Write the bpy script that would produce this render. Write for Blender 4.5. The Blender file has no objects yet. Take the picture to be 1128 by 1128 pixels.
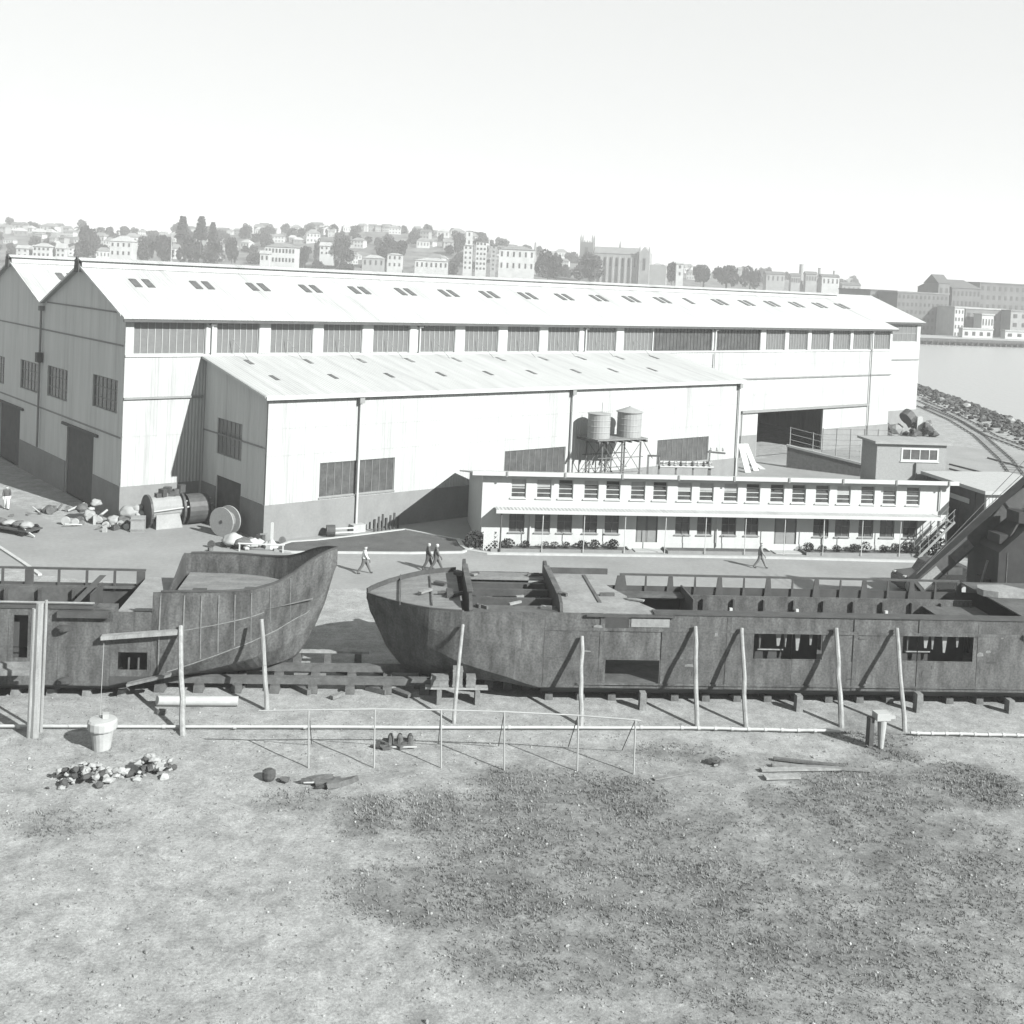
import bpy, bmesh, math, random
from math import sin, cos, tan, pi, radians, sqrt, atan2
from mathutils import Vector, Matrix, Euler, noise
random.seed(7)
scene = bpy.context.scene
col = scene.collection

# ------------------------------------------------------------------ camera
F, PITCH, ROLL, CV, CU, CAMH = 1229.835, radians(2.0), radians(2.672), 350.87, 564.0, 18.4
cam_d = bpy.data.cameras.new("camera"); cam = bpy.data.objects.new("camera", cam_d); col.objects.link(cam)
cam.location = (0, 0, CAMH)
cam.rotation_euler = (Matrix.Rotation(pi/2 - PITCH, 3, 'X') @ Matrix.Rotation(ROLL, 3, 'Z')).to_euler()
cam_d.sensor_width = 36; cam_d.lens = F/1128*36
cam_d.shift_y = -(564 - CV)/1128
cam_d.clip_start = 0.5; cam_d.clip_end = 6000
scene.camera = cam

# ------------------------------------------------------------------ light, sky, exposure
SUN_EL = radians(32.0)
SUN_H = Vector((0.77, -0.64, 0)).normalized()          # horizontal direction towards the sun
sun_dir = Vector((SUN_H.x*cos(SUN_EL), SUN_H.y*cos(SUN_EL), sin(SUN_EL)))
world = bpy.data.worlds.new("World"); scene.world = world; world.use_nodes = True
wn = world.node_tree.nodes; wl = world.node_tree.links
wn.clear()
sky = wn.new('ShaderNodeTexSky'); sky.sky_type = 'NISHITA'; sky.sun_disc = False
sky.sun_elevation = SUN_EL; sky.sun_rotation = atan2(sun_dir.x, sun_dir.y)
sky.air_density = 1.0; sky.dust_density = 0.3; sky.ozone_density = 1.0
bw = wn.new('ShaderNodeHueSaturation'); bw.inputs['Saturation'].default_value = 0.0
gam = wn.new('ShaderNodeGamma'); gam.inputs['Gamma'].default_value = 0.2      # film-like response of a pale, hazy sky
bw.inputs['Value'].default_value = 62.0
wl.new(sky.outputs[0], bw.inputs['Color'])
wl.new(bw.outputs[0], gam.inputs['Color'])
tint = wn.new('ShaderNodeMix'); tint.data_type = 'RGBA'; tint.blend_type = 'MULTIPLY'; tint.inputs[0].default_value = 1
tint.inputs[7].default_value = (0.985, 1.0, 0.992, 1)
wl.new(gam.outputs[0], tint.inputs[6])
bg = wn.new('ShaderNodeBackground'); bg.inputs['Strength'].default_value = 0.097
wl.new(tint.outputs[2], bg.inputs['Color'])
wo = wn.new('ShaderNodeOutputWorld'); wl.new(bg.outputs[0], wo.inputs['Surface'])
sd = bpy.data.lights.new("sun", 'SUN'); sd.energy = 5.0; sd.angle = radians(0.5); sd.color = (1.0, 0.995, 0.985)
sun = bpy.data.objects.new("sun", sd); col.objects.link(sun)
sun.rotation_euler = sun_dir.to_track_quat('Z', 'Y').to_euler(); sun.location = (60, -60, 90)
scene.view_settings.view_transform = 'Standard'; scene.view_settings.look = 'None'
scene.view_settings.exposure = 1.45; scene.view_settings.gamma = 1.0
scene.view_settings.use_curve_mapping = False

# ------------------------------------------------------------------ survey: sight line of a photo point -> place in the yard
def ray(u, v):
    a, b = u - CU, v - CV
    X = a*cos(ROLL) + b*sin(ROLL); Y = -a*sin(ROLL) + b*cos(ROLL)
    up = -Y/F
    return Vector((X/F, cos(PITCH) + up*sin(PITCH), up*cos(PITCH) - sin(PITCH)))
def gp(u, v, z=0.0):
    d = ray(u, v); k = (z - CAMH)/d.z
    return Vector((d.x*k, d.y*k, z))
def at(u, v, y):
    d = ray(u, v); k = y/d.y
    return Vector((d.x*k, y, CAMH + d.z*k))

# ------------------------------------------------------------------ materials (all grey: a black and white photograph)
TINT = (0.965, 1.0, 0.985)
def rgb(v): return (v*TINT[0], v*TINT[1], v*TINT[2], 1)
MATS = {}
def mat(name, v, var=0.12, scale=3.0, rough=0.75, bump=0.0, stretch=(1, 1, 1), spec=0.25, fine=0.0, fscale=40.0, metal=0.0, island=0.0):
    m = bpy.data.materials.new(name); m.use_nodes = True
    nt = m.node_tree; n = nt.nodes; l = nt.links
    b = n['Principled BSDF']; b.inputs['Roughness'].default_value = rough; b.inputs['Metallic'].default_value = metal
    b.inputs['Specular IOR Level'].default_value = spec
    tc = n.new('ShaderNodeTexCoord'); mp = n.new('ShaderNodeMapping'); mp.inputs['Scale'].default_value = stretch
    l.new(tc.outputs['Object'], mp.inputs['Vector'])
    nz = n.new('ShaderNodeTexNoise'); nz.inputs['Scale'].default_value = scale; nz.inputs['Detail'].default_value = 6
    nz.inputs['Roughness'].default_value = 0.65
    l.new(mp.outputs[0], nz.inputs['Vector'])
    mr = n.new('ShaderNodeMapRange'); mr.inputs['From Min'].default_value = 0.3; mr.inputs['From Max'].default_value = 0.7
    mr.inputs['To Min'].default_value = v*(1 - var); mr.inputs['To Max'].default_value = v*(1 + var)
    l.new(nz.outputs['Fac'], mr.inputs['Value'])
    out = mr.outputs[0]
    if fine:
        n2 = n.new('ShaderNodeTexNoise'); n2.inputs['Scale'].default_value = fscale; n2.inputs['Detail'].default_value = 3
        l.new(tc.outputs['Object'], n2.inputs['Vector'])
        m2 = n.new('ShaderNodeMapRange'); m2.inputs['From Min'].default_value = 0.3; m2.inputs['From Max'].default_value = 0.7
        m2.inputs['To Min'].default_value = 1 - fine; m2.inputs['To Max'].default_value = 1 + fine
        l.new(n2.outputs['Fac'], m2.inputs['Value'])
        mu = n.new('ShaderNodeMath'); mu.operation = 'MULTIPLY'; l.new(out, mu.inputs[0]); l.new(m2.outputs[0], mu.inputs[1]); out = mu.outputs[0]
    if island:
        ge = n.new('ShaderNodeNewGeometry'); m3 = n.new('ShaderNodeMapRange')
        m3.inputs['To Min'].default_value = 1 - island; m3.inputs['To Max'].default_value = 1 + island
        l.new(ge.outputs['Random Per Island'], m3.inputs['Value'])
        mu = n.new('ShaderNodeMath'); mu.operation = 'MULTIPLY'; l.new(out, mu.inputs[0]); l.new(m3.outputs[0], mu.inputs[1]); out = mu.outputs[0]
    cx = n.new('ShaderNodeCombineColor')
    for i in range(3):
        q = n.new('ShaderNodeMath'); q.operation = 'MULTIPLY'; q.inputs[1].default_value = TINT[i]
        l.new(out, q.inputs[0]); l.new(q.outputs[0], cx.inputs[i])
    l.new(cx.outputs[0], b.inputs['Base Color'])
    if bump:
        bp = n.new('ShaderNodeBump'); bp.inputs['Strength'].default_value = bump; bp.inputs['Distance'].default_value = 0.05
        l.new(nz.outputs['Fac'], bp.inputs['Height']); l.new(bp.outputs[0], b.inputs['Normal'])
    MATS[name] = m
    return m
def corrugated(name, v, axis, var=0.06):
    """painted corrugated sheeting: sheet laps every 0.75 m, streaks down the fall"""
    st = (1.2, 1.2, 0.12) if axis == 'wall' else (1.2, 0.12, 0.12)
    m = mat(name, v, var, 1.0, 0.6, 0, st, 0.2)
    nt = m.node_tree; n = nt.nodes; l = nt.links
    tc = n.new('ShaderNodeTexCoord'); sx = n.new('ShaderNodeSeparateXYZ'); l.new(tc.outputs['Object'], sx.inputs[0])
    ad = n.new('ShaderNodeMath'); ad.operation = 'ADD'; l.new(sx.outputs['X'], ad.inputs[0])
    if axis == 'wall': l.new(sx.outputs['Y'], ad.inputs[1])
    wv = n.new('ShaderNodeMath'); wv.operation = 'MULTIPLY'; wv.inputs[1].default_value = 2*pi/0.25; l.new(ad.outputs[0], wv.inputs[0])
    cc = [x for x in n if x.type == 'COMBINE_COLOR'][0]
    def mth(op, a, b_):
        t = n.new('ShaderNodeMath'); t.operation = op
        for i_, q in enumerate((a, b_)):
            if isinstance(q, (int, float)): t.inputs[i_].default_value = q
            else: l.new(q, t.inputs[i_])
        return t.outputs[0]
    seam = mth('LESS_THAN', mth('FRACT', mth('DIVIDE', ad.outputs[0], 0.81), 0.0), 0.07)          # sheet side laps
    mp2 = n.new('ShaderNodeMapping'); mp2.inputs['Scale'].default_value = (0.9, 0.9, 0.06) if axis == 'wall' else (0.9, 0.07, 0.07)
    l.new(tc.outputs['Object'], mp2.inputs['Vector'])
    t2 = n.new('ShaderNodeTexNoise'); t2.inputs['Scale'].default_value = 1.0; t2.inputs['Detail'].default_value = 7; t2.inputs['Roughness'].default_value = 0.7; l.new(mp2.outputs[0], t2.inputs['Vector'])
    st_ = n.new('ShaderNodeMapRange'); st_.inputs['From Min'].default_value = 0.52; st_.inputs['From Max'].default_value = 0.75; st_.inputs['To Max'].default_value = 0.3; l.new(t2.outputs['Fac'], st_.inputs['Value'])   # run-off streaks
    k_ = mth('SUBTRACT', mth('SUBTRACT', 1.0, mth('MULTIPLY', seam, 0.10)), st_.outputs[0])
    for i_ in range(3):
        src = cc.inputs[i_].links[0].from_socket; l.new(mth('MULTIPLY', src, k_), cc.inputs[i_])
    si = n.new('ShaderNodeMath'); si.operation = 'SINE'; l.new(wv.outputs[0], si.inputs[0])
    bp = n.new('ShaderNodeBump'); bp.inputs['Strength'].default_value = 0.6; bp.inputs['Distance'].default_value = 0.03
    l.new(si.outputs[0], bp.inputs['Height']); l.new(bp.outputs[0], n['Principled BSDF'].inputs['Normal'])
    return m
corrugated('white_sheet', 0.283, 'wall', 0.13)
corrugated('roof_sheet', 0.291, 'roof', 0.10)
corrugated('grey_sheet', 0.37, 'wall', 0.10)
mat('base_render', 0.139, 0.12, 0.8, 0.9, 0.1, (1, 1, 0.6), fine=0.06, fscale=6)
mat('white_paint', 0.326, 0.08, 1.5, 0.6, stretch=(1, 1, 0.4))
mat('trim_grey', 0.148, 0.1, 2)
mat('trim_dark', 0.053, 0.2, 2)
mat('frosted_glass', 0.092, 0.12, 2.5, 0.35, spec=0.4, fine=0.06, fscale=9)
mat('dark_glass', 0.048, 0.35, 1.5, 0.12, spec=0.5)
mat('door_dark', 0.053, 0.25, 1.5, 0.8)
mat('door_grey', 0.102, 0.15, 2)
mat('brick_pale', 0.172, 0.10, 5, 0.9, 0.1, fine=0.08, fscale=12)
mat('concrete', 0.184, 0.12, 1.2, 0.9, 0.1, fine=0.08, fscale=10)
mat('concrete_white', 0.251, 0.10, 3, 0.85)
mat('hull_paint', 0.057, 0.55, 1.6, 0.62, 0.12, (1.2, 1, 0.35), 0.3, fine=0.32, fscale=11)
mat('hull_paint_b', 0.052, 0.5, 1.9, 0.62, 0.12, (1, 1, 0.5), 0.3, fine=0.32, fscale=13)
mat('hull_dark', 0.042, 0.25, 1.2, 0.7, 0.1, fine=0.1, fscale=8)
mat('hull_under', 0.037, 0.3, 1.2, 0.8)
mat('hull_inside', 0.058, 0.35, 1.1, 0.8, 0.1, fine=0.15, fscale=6)
mat('deck_plate', 0.12, 0.3, 1.3, 0.75, 0.1, (0.5, 1.6, 1), fine=0.15, fscale=9)
mat('deck_pale', 0.157, 0.22, 1.0, 0.75, 0.1, fine=0.1, fscale=8)
mat('seam_chalk', 0.12, 0.35, 6, 0.8)
mat('red_lead', 0.092, 0.2, 2)
mat('timber_pale', 0.178, 0.3, 4, 0.85, 0.15, (1, 1, 0.15), fine=0.1, fscale=20)
mat('timber_grey', 0.125, 0.3, 3, 0.9, 0.2, fine=0.15, fscale=15)
mat('timber_dark', 0.069, 0.3, 3, 0.9, 0.2, fine=0.15, fscale=15)
mat('steel_dark', 0.045, 0.3, 2, 0.55, 0.05)
mat('steel_grey', 0.092, 0.3, 3, 0.6)
mat('pipe_paint', 0.271, 0.12, 2, 0.6)
mat('galv', 0.227, 0.10, 2.5, 0.5, stretch=(1, 1, 0.3))
mat('rust', 0.069, 0.4, 4, 0.9, 0.2)
mat('rubble', 0.2, 0.35, 3, 0.95, 0.2, island=0.35)
mat('rock_dark', 0.042, 0.4, 1.2, 0.95, 0.2, island=0.6)
mat('foliage', 0.024, 0.35, 0.6, 0.8, spec=0.1, island=0.45)
mat('foliage_shrub', 0.031, 0.3, 2, 0.8, spec=0.1, island=0.45)
mat('bark', 0.053, 0.3, 2, 0.9)
mat('grass_blade', 0.12, 0.35, 0.35, 0.9, spec=0.1, island=0.45)
mat('lawn', 0.058, 0.25, 0.7, 0.95, 0.2, fine=0.25, fscale=12)
mat('kerb', 0.288, 0.12, 3, 0.85)
mat('road', 0.165, 0.13, 0.22, 0.9, 0.05, fine=0.07, fscale=3.5)
mat('grimy_glass', 0.055, 0.35, 1.8, 0.3, spec=0.4, fine=0.15, fscale=7)
mat('tank_grey', 0.19, 0.12, 2.5, 0.6, stretch=(1, 1, 0.3))
mat('crane_paint', 0.022, 0.35, 1.2, 0.6, 0.05)
mat('car_paint', 0.016, 0.2, 2, 0.25, spec=0.5)
mat('tyre', 0.016, 0.2, 5, 0.9)
mat('cloth_white', 0.2, 0.1, 6)
mat('cloth_dark', 0.031, 0.3, 6)
mat('house_pale', 0.271, 0.15, 0.2, 0.9)
mat('house_mid', 0.166, 0.15, 0.2, 0.9)
mat('house_dark', 0.092, 0.2, 0.2, 0.9)
mat('roof_pale', 0.21, 0.15, 0.2, 0.9)
mat('roof_mid', 0.111, 0.2, 0.2, 0.9)
mat('roof_dark', 0.064, 0.2, 0.2, 0.9)
mat('church_stone', 0.158, 0.2, 0.25, 0.9)
mat('far_window', 0.03, 0.3, 0.5, 0.4)
mat('warehouse_brick', 0.078, 0.2, 0.12, 0.9)
mat('hill_ground', 0.069, 0.45, 0.03, 1.0, fine=0.3, fscale=0.12)
mat('wharf_timber', 0.037, 0.3, 0.6, 0.9)

def ground_material():
    m = bpy.data.materials.new('ground'); m.use_nodes = True
    nt = m.node_tree; n = nt.nodes; l = nt.links; b = n['Principled BSDF']; b.inputs['Roughness'].default_value = 0.95
    b.inputs['Specular IOR Level'].default_value = 0.1
    tc = n.new('ShaderNodeTexCoord')
    def nz(scale, detail, rough=0.6):
        t = n.new('ShaderNodeTexNoise'); t.inputs['Scale'].default_value = scale; t.inputs['Detail'].default_value = detail
        t.inputs['Roughness'].default_value = rough; l.new(tc.outputs['Object'], t.inputs['Vector']); return t.outputs['Fac']
    def rng(x, a, bb, c, d):
        t = n.new('ShaderNodeMapRange'); t.inputs['From Min'].default_value = a; t.inputs['From Max'].default_value = bb
        t.inputs['To Min'].default_value = c; t.inputs['To Max'].default_value = d; l.new(x, t.inputs['Value']); return t.outputs[0]
    def mth(op, x, y):
        t = n.new('ShaderNodeMath'); t.operation = op
        for i, q in enumerate((x, y)):
            if isinstance(q, (int, float)): t.inputs[i].default_value = q
            else: l.new(q, t.inputs[i])
        return t.outputs[0]
    at_ = n.new('ShaderNodeAttribute'); at_.attribute_name = 'turf'
    big = mth('ADD', at_.outputs['Fac'], rng(nz(0.6, 8, 0.75), 0.3, 0.7, -0.5, 0.5))          # turf patches
    cl = n.new('ShaderNodeClamp'); l.new(big, cl.inputs['Value']); big = cl.outputs[0]
    mid = rng(nz(0.8, 6, 0.7), 0.35, 0.65, 0, 1)
    fin = mth('MULTIPLY', mth('MULTIPLY', rng(nz(11.0, 8, 0.8), 0.30, 0.70, 0.58, 1.42), rng(nz(34.0, 4, 0.7), 0.3, 0.7, 0.75, 1.25)), rng(nz(2.2, 5, 0.7), 0.3, 0.7, 0.8, 1.2))
    spk = rng(nz(14.0, 2), 0.66, 0.74, 0, 1)           # pebbles, pale flecks
    sand = mth('ADD', 0.165, mth('MULTIPLY', mid, 0.065))
    turf = mth('ADD', 0.072, mth('MULTIPLY', mid, 0.05))
    mx = n.new('ShaderNodeMix'); mx.data_type = 'FLOAT'
    l.new(mth('MULTIPLY', big, 0.9), mx.inputs[0]); l.new(sand, mx.inputs[2]); l.new(turf, mx.inputs[3])
    v = mth('MULTIPLY', mx.outputs[0], fin)
    v = mth('ADD', v, mth('MULTIPLY', spk, 0.05))
    cx = n.new('ShaderNodeCombineColor')
    for i in range(3): l.new(mth('MULTIPLY', v, TINT[i]), cx.inputs[i])
    l.new(cx.outputs[0], b.inputs['Base Color'])
    bp = n.new('ShaderNodeBump'); bp.inputs['Strength'].default_value = 0.6; bp.inputs['Distance'].default_value = 0.06
    l.new(nz(5.0, 6, 0.7), bp.inputs['Height']); l.new(bp.outputs[0], b.inputs['Normal'])
    MATS['ground'] = m
ground_material()
def water_material():
    m = bpy.data.materials.new('water'); m.use_nodes = True
    nt = m.node_tree; n = nt.nodes; l = nt.links; b = n['Principled BSDF']
    b.inputs['Base Color'].default_value = rgb(0.2); b.inputs['Roughness'].default_value = 0.35
    tc = n.new('ShaderNodeTexCoord'); mp = n.new('ShaderNodeMapping'); mp.inputs['Scale'].default_value = (1, 0.5, 1)
    l.new(tc.outputs['Object'], mp.inputs['Vector'])
    t = n.new('ShaderNodeTexNoise'); t.inputs['Scale'].default_value = 0.7; t.inputs['Detail'].default_value = 8; l.new(mp.outputs[0], t.inputs['Vector'])
    bp = n.new('ShaderNodeBump'); bp.inputs['Strength'].default_value = 0.35; bp.inputs['Distance'].default_value = 0.4
    l.new(t.outputs['Fac'], bp.inputs['Height']); l.new(bp.outputs[0], b.inputs['Normal'])
    MATS['water'] = m
water_material()

# ------------------------------------------------------------------ mesh helpers
def V(*a): return Vector(a)
class MB:
    def __init__(self): self.v = []; self.f = []
    def add(self, vs, fs):
        o = len(self.v); self.v += [tuple(p) for p in vs]; self.f += [tuple(i + o for i in f) for f in fs]; return self
    def box(self, x0, x1, y0, y1, z0, z1):
        return self.hexa([(x0,y0,z0),(x1,y0,z0),(x1,y1,z0),(x0,y1,z0),(x0,y0,z1),(x1,y0,z1),(x1,y1,z1),(x0,y1,z1)])
    def hexa(self, p):
        return self.add(p, [(0,3,2,1),(4,5,6,7),(0,1,5,4),(1,2,6,5),(2,3,7,6),(3,0,4,7)])
    def obox(self, c, sx, sy, sz, rz=0, rx=0, ry=0):
        R = Euler((rx, ry, rz)).to_matrix(); c = Vector(c)
        return self.hexa([c + R @ Vector((a*sx/2, b*sy/2, d*sz/2)) for a, b, d in
               ((-1,-1,-1),(1,-1,-1),(1,1,-1),(-1,1,-1),(-1,-1,1),(1,-1,1),(1,1,1),(-1,1,1))])
    def beam(self, p0, p1, w, h):
        p0 = Vector(p0); p1 = Vector(p1); d = (p1 - p0); L = d.length; d.normalize()
        up = Vector((0, 0, 1)) if abs(d.z) < 0.95 else Vector((0, 1, 0))
        s = d.cross(up).normalized()*w/2; u = s.cross(d).normalized()*h/2
        return self.hexa([p0 - s - u, p1 - s - u, p1 + s - u, p0 + s - u, p0 - s + u, p1 - s + u, p1 + s + u, p0 + s + u])
    def tube(self, p0, p1, r0, r1=None, n=8, caps=True):
        if r1 is None: r1 = r0
        p0 = Vector(p0); p1 = Vector(p1); d = (p1 - p0).normalized()
        up = Vector((0, 0, 1)) if abs(d.z) < 0.95 else Vector((1, 0, 0))
        s = d.cross(up).normalized(); u = s.cross(d)
        vs = [p0 + (s*cos(2*pi*i/n) + u*sin(2*pi*i/n))*r0 for i in range(n)] + [p1 + (s*cos(2*pi*i/n) + u*sin(2*pi*i/n))*r1 for i in range(n)]
        fs = [(i, (i+1) % n, n + (i+1) % n, n + i) for i in range(n)]
        if caps: fs += [tuple(range(n))[::-1], tuple(range(n, 2*n))]
        return self.add(vs, fs)
    def lathe(self, prof, n=16, c=(0, 0, 0)):
        vs = []; fs = []
        for r, z in prof:
            vs += [(c[0] + r*cos(2*pi*i/n), c[1] + r*sin(2*pi*i/n), c[2] + z) for i in range(n)]
        for k in range(len(prof) - 1):
            fs += [(k*n + i, k*n + (i+1) % n, (k+1)*n + (i+1) % n, (k+1)*n + i) for i in range(n)]
        fs += [tuple(range(n))[::-1], tuple(range((len(prof)-1)*n, len(prof)*n))]
        return self.add(vs, fs)
    def prism(self, pts, d):
        d = Vector(d); n = len(pts); a = [Vector(p) for p in pts]
        return self.add(a + [p + d for p in a], [tuple(range(n))[::-1], tuple(range(n, 2*n))] + [(i, (i+1) % n, n + (i+1) % n, n + i) for i in range(n)])
    def rock(self, c, r, flat=0.7):
        o = random.random()*100; vs = []; fs = []
        ico = ICO
        R = Euler((random.random()*6, random.random()*6, random.random()*6)).to_matrix()
        sc = Vector((random.uniform(.7, 1.3), random.uniform(.7, 1.3), random.uniform(.7, 1.2)))
        for p in ico[0]:
            q = R @ Vector((p[0]*sc.x, p[1]*sc.y, p[2]*sc.z)); q *= r*random.uniform(.75, 1.2)
            vs.append((c[0] + q.x, c[1] + q.y, c[2] + q.z*flat))
        return self.add(vs, ico[1])
    def blob(self, c, r, flat=0.7):
        o = random.random()*50; sc = Vector((random.uniform(.8, 1.3), random.uniform(.8, 1.3), random.uniform(.7, 1.1)))
        vs = []
        for p in ICO2[0]:
            k = 1 + .28*noise.noise(Vector((p[0]*1.6 + o, p[1]*1.6, p[2]*1.6))) + .12*noise.noise(Vector((p[0]*4 + o, p[1]*4, p[2]*4)))
            vs.append((c[0] + p[0]*sc.x*r*k, c[1] + p[1]*sc.y*r*k, c[2] + p[2]*sc.z*r*k*flat))
        return self.add(vs, ICO2[1])
    def mesh(self, name, m, smooth=False):
        me = bpy.data.meshes.new(name); me.from_pydata(self.v, [], self.f)
        for x in (m if isinstance(m, (list, tuple)) else [m]): me.materials.append(MATS[x])
        if smooth: me.polygons.foreach_set('use_smooth', [True]*len(me.polygons))
        me.update(); return me
    def build(self, name, m, parent=None, loc=None, rz=None, smooth=False, **tags):
        return link(name, self.mesh(name, m, smooth), parent, loc, rz, **tags)
def _ico(n=1):
    bm = bmesh.new(); bmesh.ops.create_icosphere(bm, subdivisions=n, radius=1)
    vs = [tuple(v.co) for v in bm.verts]; fs = [tuple(v.index for v in f.verts) for f in bm.faces]; bm.free(); return vs, fs
ICO = _ico(); ICO2 = _ico(3)
def link(name, data, parent=None, loc=None, rz=None, **tags):
    o = bpy.data.objects.new(name, data); col.objects.link(o)
    if parent is not None: o.parent = parent
    if loc is not None: o.location = loc
    if rz is not None: o.rotation_euler = (0, 0, rz)
    for k, x in tags.items(): o[k] = x
    return o
def thing(name, label, category, loc=(0, 0, 0), rz=0.0, group=None):
    o = link(name, None, None, loc, rz); o.empty_display_size = 0.5
    o['label'] = label; o['category'] = category
    if group: o['group'] = group
    return o
def fix_normals(o):
    bm = bmesh.new(); bm.from_mesh(o.data); bmesh.ops.recalc_face_normals(bm, faces=bm.faces[:]); bm.to_mesh(o.data); bm.free()

def wall(mb, fn, a0, a1, z0, z1, th, openings):
    """a wall slab with real openings. fn(a, d, z) maps along / inwards / up"""
    A = sorted({a0, a1} | {x for o in openings for x in o[:2] if a0 < x < a1}); Z = sorted({z0, z1} | {x for o in openings for x in o[2:4] if z0 < x < z1})
    for i in range(len(A) - 1):
        for k in range(len(Z) - 1):
            ca, cz = (A[i] + A[i+1])/2, (Z[k] + Z[k+1])/2
            if any(o[0] < ca < o[1] and o[2] < cz < o[3] for o in openings): continue
            for d in (0, th):
                mb.add([fn(A[i], d, Z[k]), fn(A[i+1], d, Z[k]), fn(A[i+1], d, Z[k+1]), fn(A[i], d, Z[k+1])], [(0, 1, 2, 3) if d == 0 else (3, 2, 1, 0)])
    def ring(b0, b1, c0, c1):
        c = [(b0, c0), (b1, c0), (b1, c1), (b0, c1)]
        for i in range(4):
            p, q = c[i], c[(i+1) % 4]
            mb.add([fn(p[0], 0, p[1]), fn(q[0], 0, q[1]), fn(q[0], th, q[1]), fn(p[0], th, p[1])], [(0, 1, 2, 3)])
    ring(a0, a1, z0, z1)
    for o in openings: ring(*o[:4])
    return mb

MESHCACHE = {}
def window(parent, fn, a0, a1, z0, z1, nv, nh, fw, bw_, recess, glass, frame='white_paint', sill=False, name='window', label=None):
    """frame with glazing bars as the window, glass as its pane (and a sill)"""
    w, h = a1 - a0, z1 - z0
    o0 = fn(a0, 0, z0); ax = [fn(a0 + 1, 0, z0)[i] - o0[i] for i in range(3)]; dn = [fn(a0, 1, z0)[i] - o0[i] for i in range(3)]
    P = lambda a, d, z: tuple(ax[i]*a + dn[i]*d + (z if i == 2 else 0) for i in range(3))
    key = (round(w, 2), round(h, 2), nv, nh, fw, bw_, recess, glass, frame, sill, round(ax[0], 2))
    def bx(mb, b0, b1, d0, d1, c0, c1):
        mb.hexa([P(b0,d0,c0),P(b1,d0,c0),P(b1,d1,c0),P(b0,d1,c0),P(b0,d0,c1),P(b1,d0,c1),P(b1,d1,c1),P(b0,d1,c1)])
    if key not in MESHCACHE:
        mb = MB(); d0, d1 = recess, recess + 0.07
        bx(mb, 0, fw, d0, d1, 0, h); bx(mb, w - fw, w, d0, d1, 0, h); bx(mb, fw, w - fw, d0, d1, 0, fw); bx(mb, fw, w - fw, d0, d1, h - fw, h)
        for i in range(1, nv): c = w*i/nv; bx(mb, c - bw_/2, c + bw_/2, d0 + .01, d1 - .005, fw, h - fw)
        for i in range(1, nh): c = h*i/nh; bx(mb, fw, w - fw, d0 + .015, d1 - .01, c - bw_/2, c + bw_/2)
        g = MB(); bx(g, 0.01, w - 0.01, d1 - .02, d1 + .02, 0.01, h - 0.01)
        s = None
        if sill: sm = MB(); bx(sm, -0.06, w + 0.06, -0.09, recess - .003, -0.07, -0.003); s = sm.mesh('sill', frame)
        MESHCACHE[key] = (mb.mesh('window', frame), g.mesh('pane', glass), s)
    a, b, c = MESHCACHE[key]
    o = link(name, a, parent, o0); link('pane', b, o)
    if c: link('sill', c, o)
    if label: o['label'] = label
    return o

def in_patch(x, y):
    d = 0
    for (cx, cy, rx, ry, s_) in PATCH:
        q = ((x - cx)/rx)**2 + ((y - cy)/ry)**2
        if q < 1: d = max(d, s_*(1 - q*q))
    return d
PATCH = []
for (u, v, wu, hv, s_) in ((405, 900, 42, 26, 1.0), (480, 895, 60, 30, .75), (590, 865, 90, 26, .7), (680, 880, 70, 34, .8), (560, 880, 60, 30, .6), (500, 985, 160, 45, .65), (1070, 865, 60, 28, 1.0), (985, 830, 40, 12, .9), (960, 870, 90, 34, .7), (870, 885, 60, 22, .6), (1010, 930, 140, 50, .55), (760, 985, 200, 60, .55), (900, 1040, 220, 60, .5),
                           (60, 905, 80, 18, .45), (620, 1060, 160, 40, .5), (960, 812, 60, 14, .7), (330, 880, 60, 14, .5), (745, 830, 80, 14, .4), (700, 920, 120, 30, .5), (850, 1000, 340, 170, .3), (1040, 990, 150, 60, .4), (620, 930, 200, 50, .5)):
    c = gp(u, v); a = gp(u + wu, v); b = gp(u, v + hv); t = gp(u, v - hv); PATCH.append((c.x, c.y, abs(a.x - c.x), abs(t.y - b.y)/2, s_))

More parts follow.
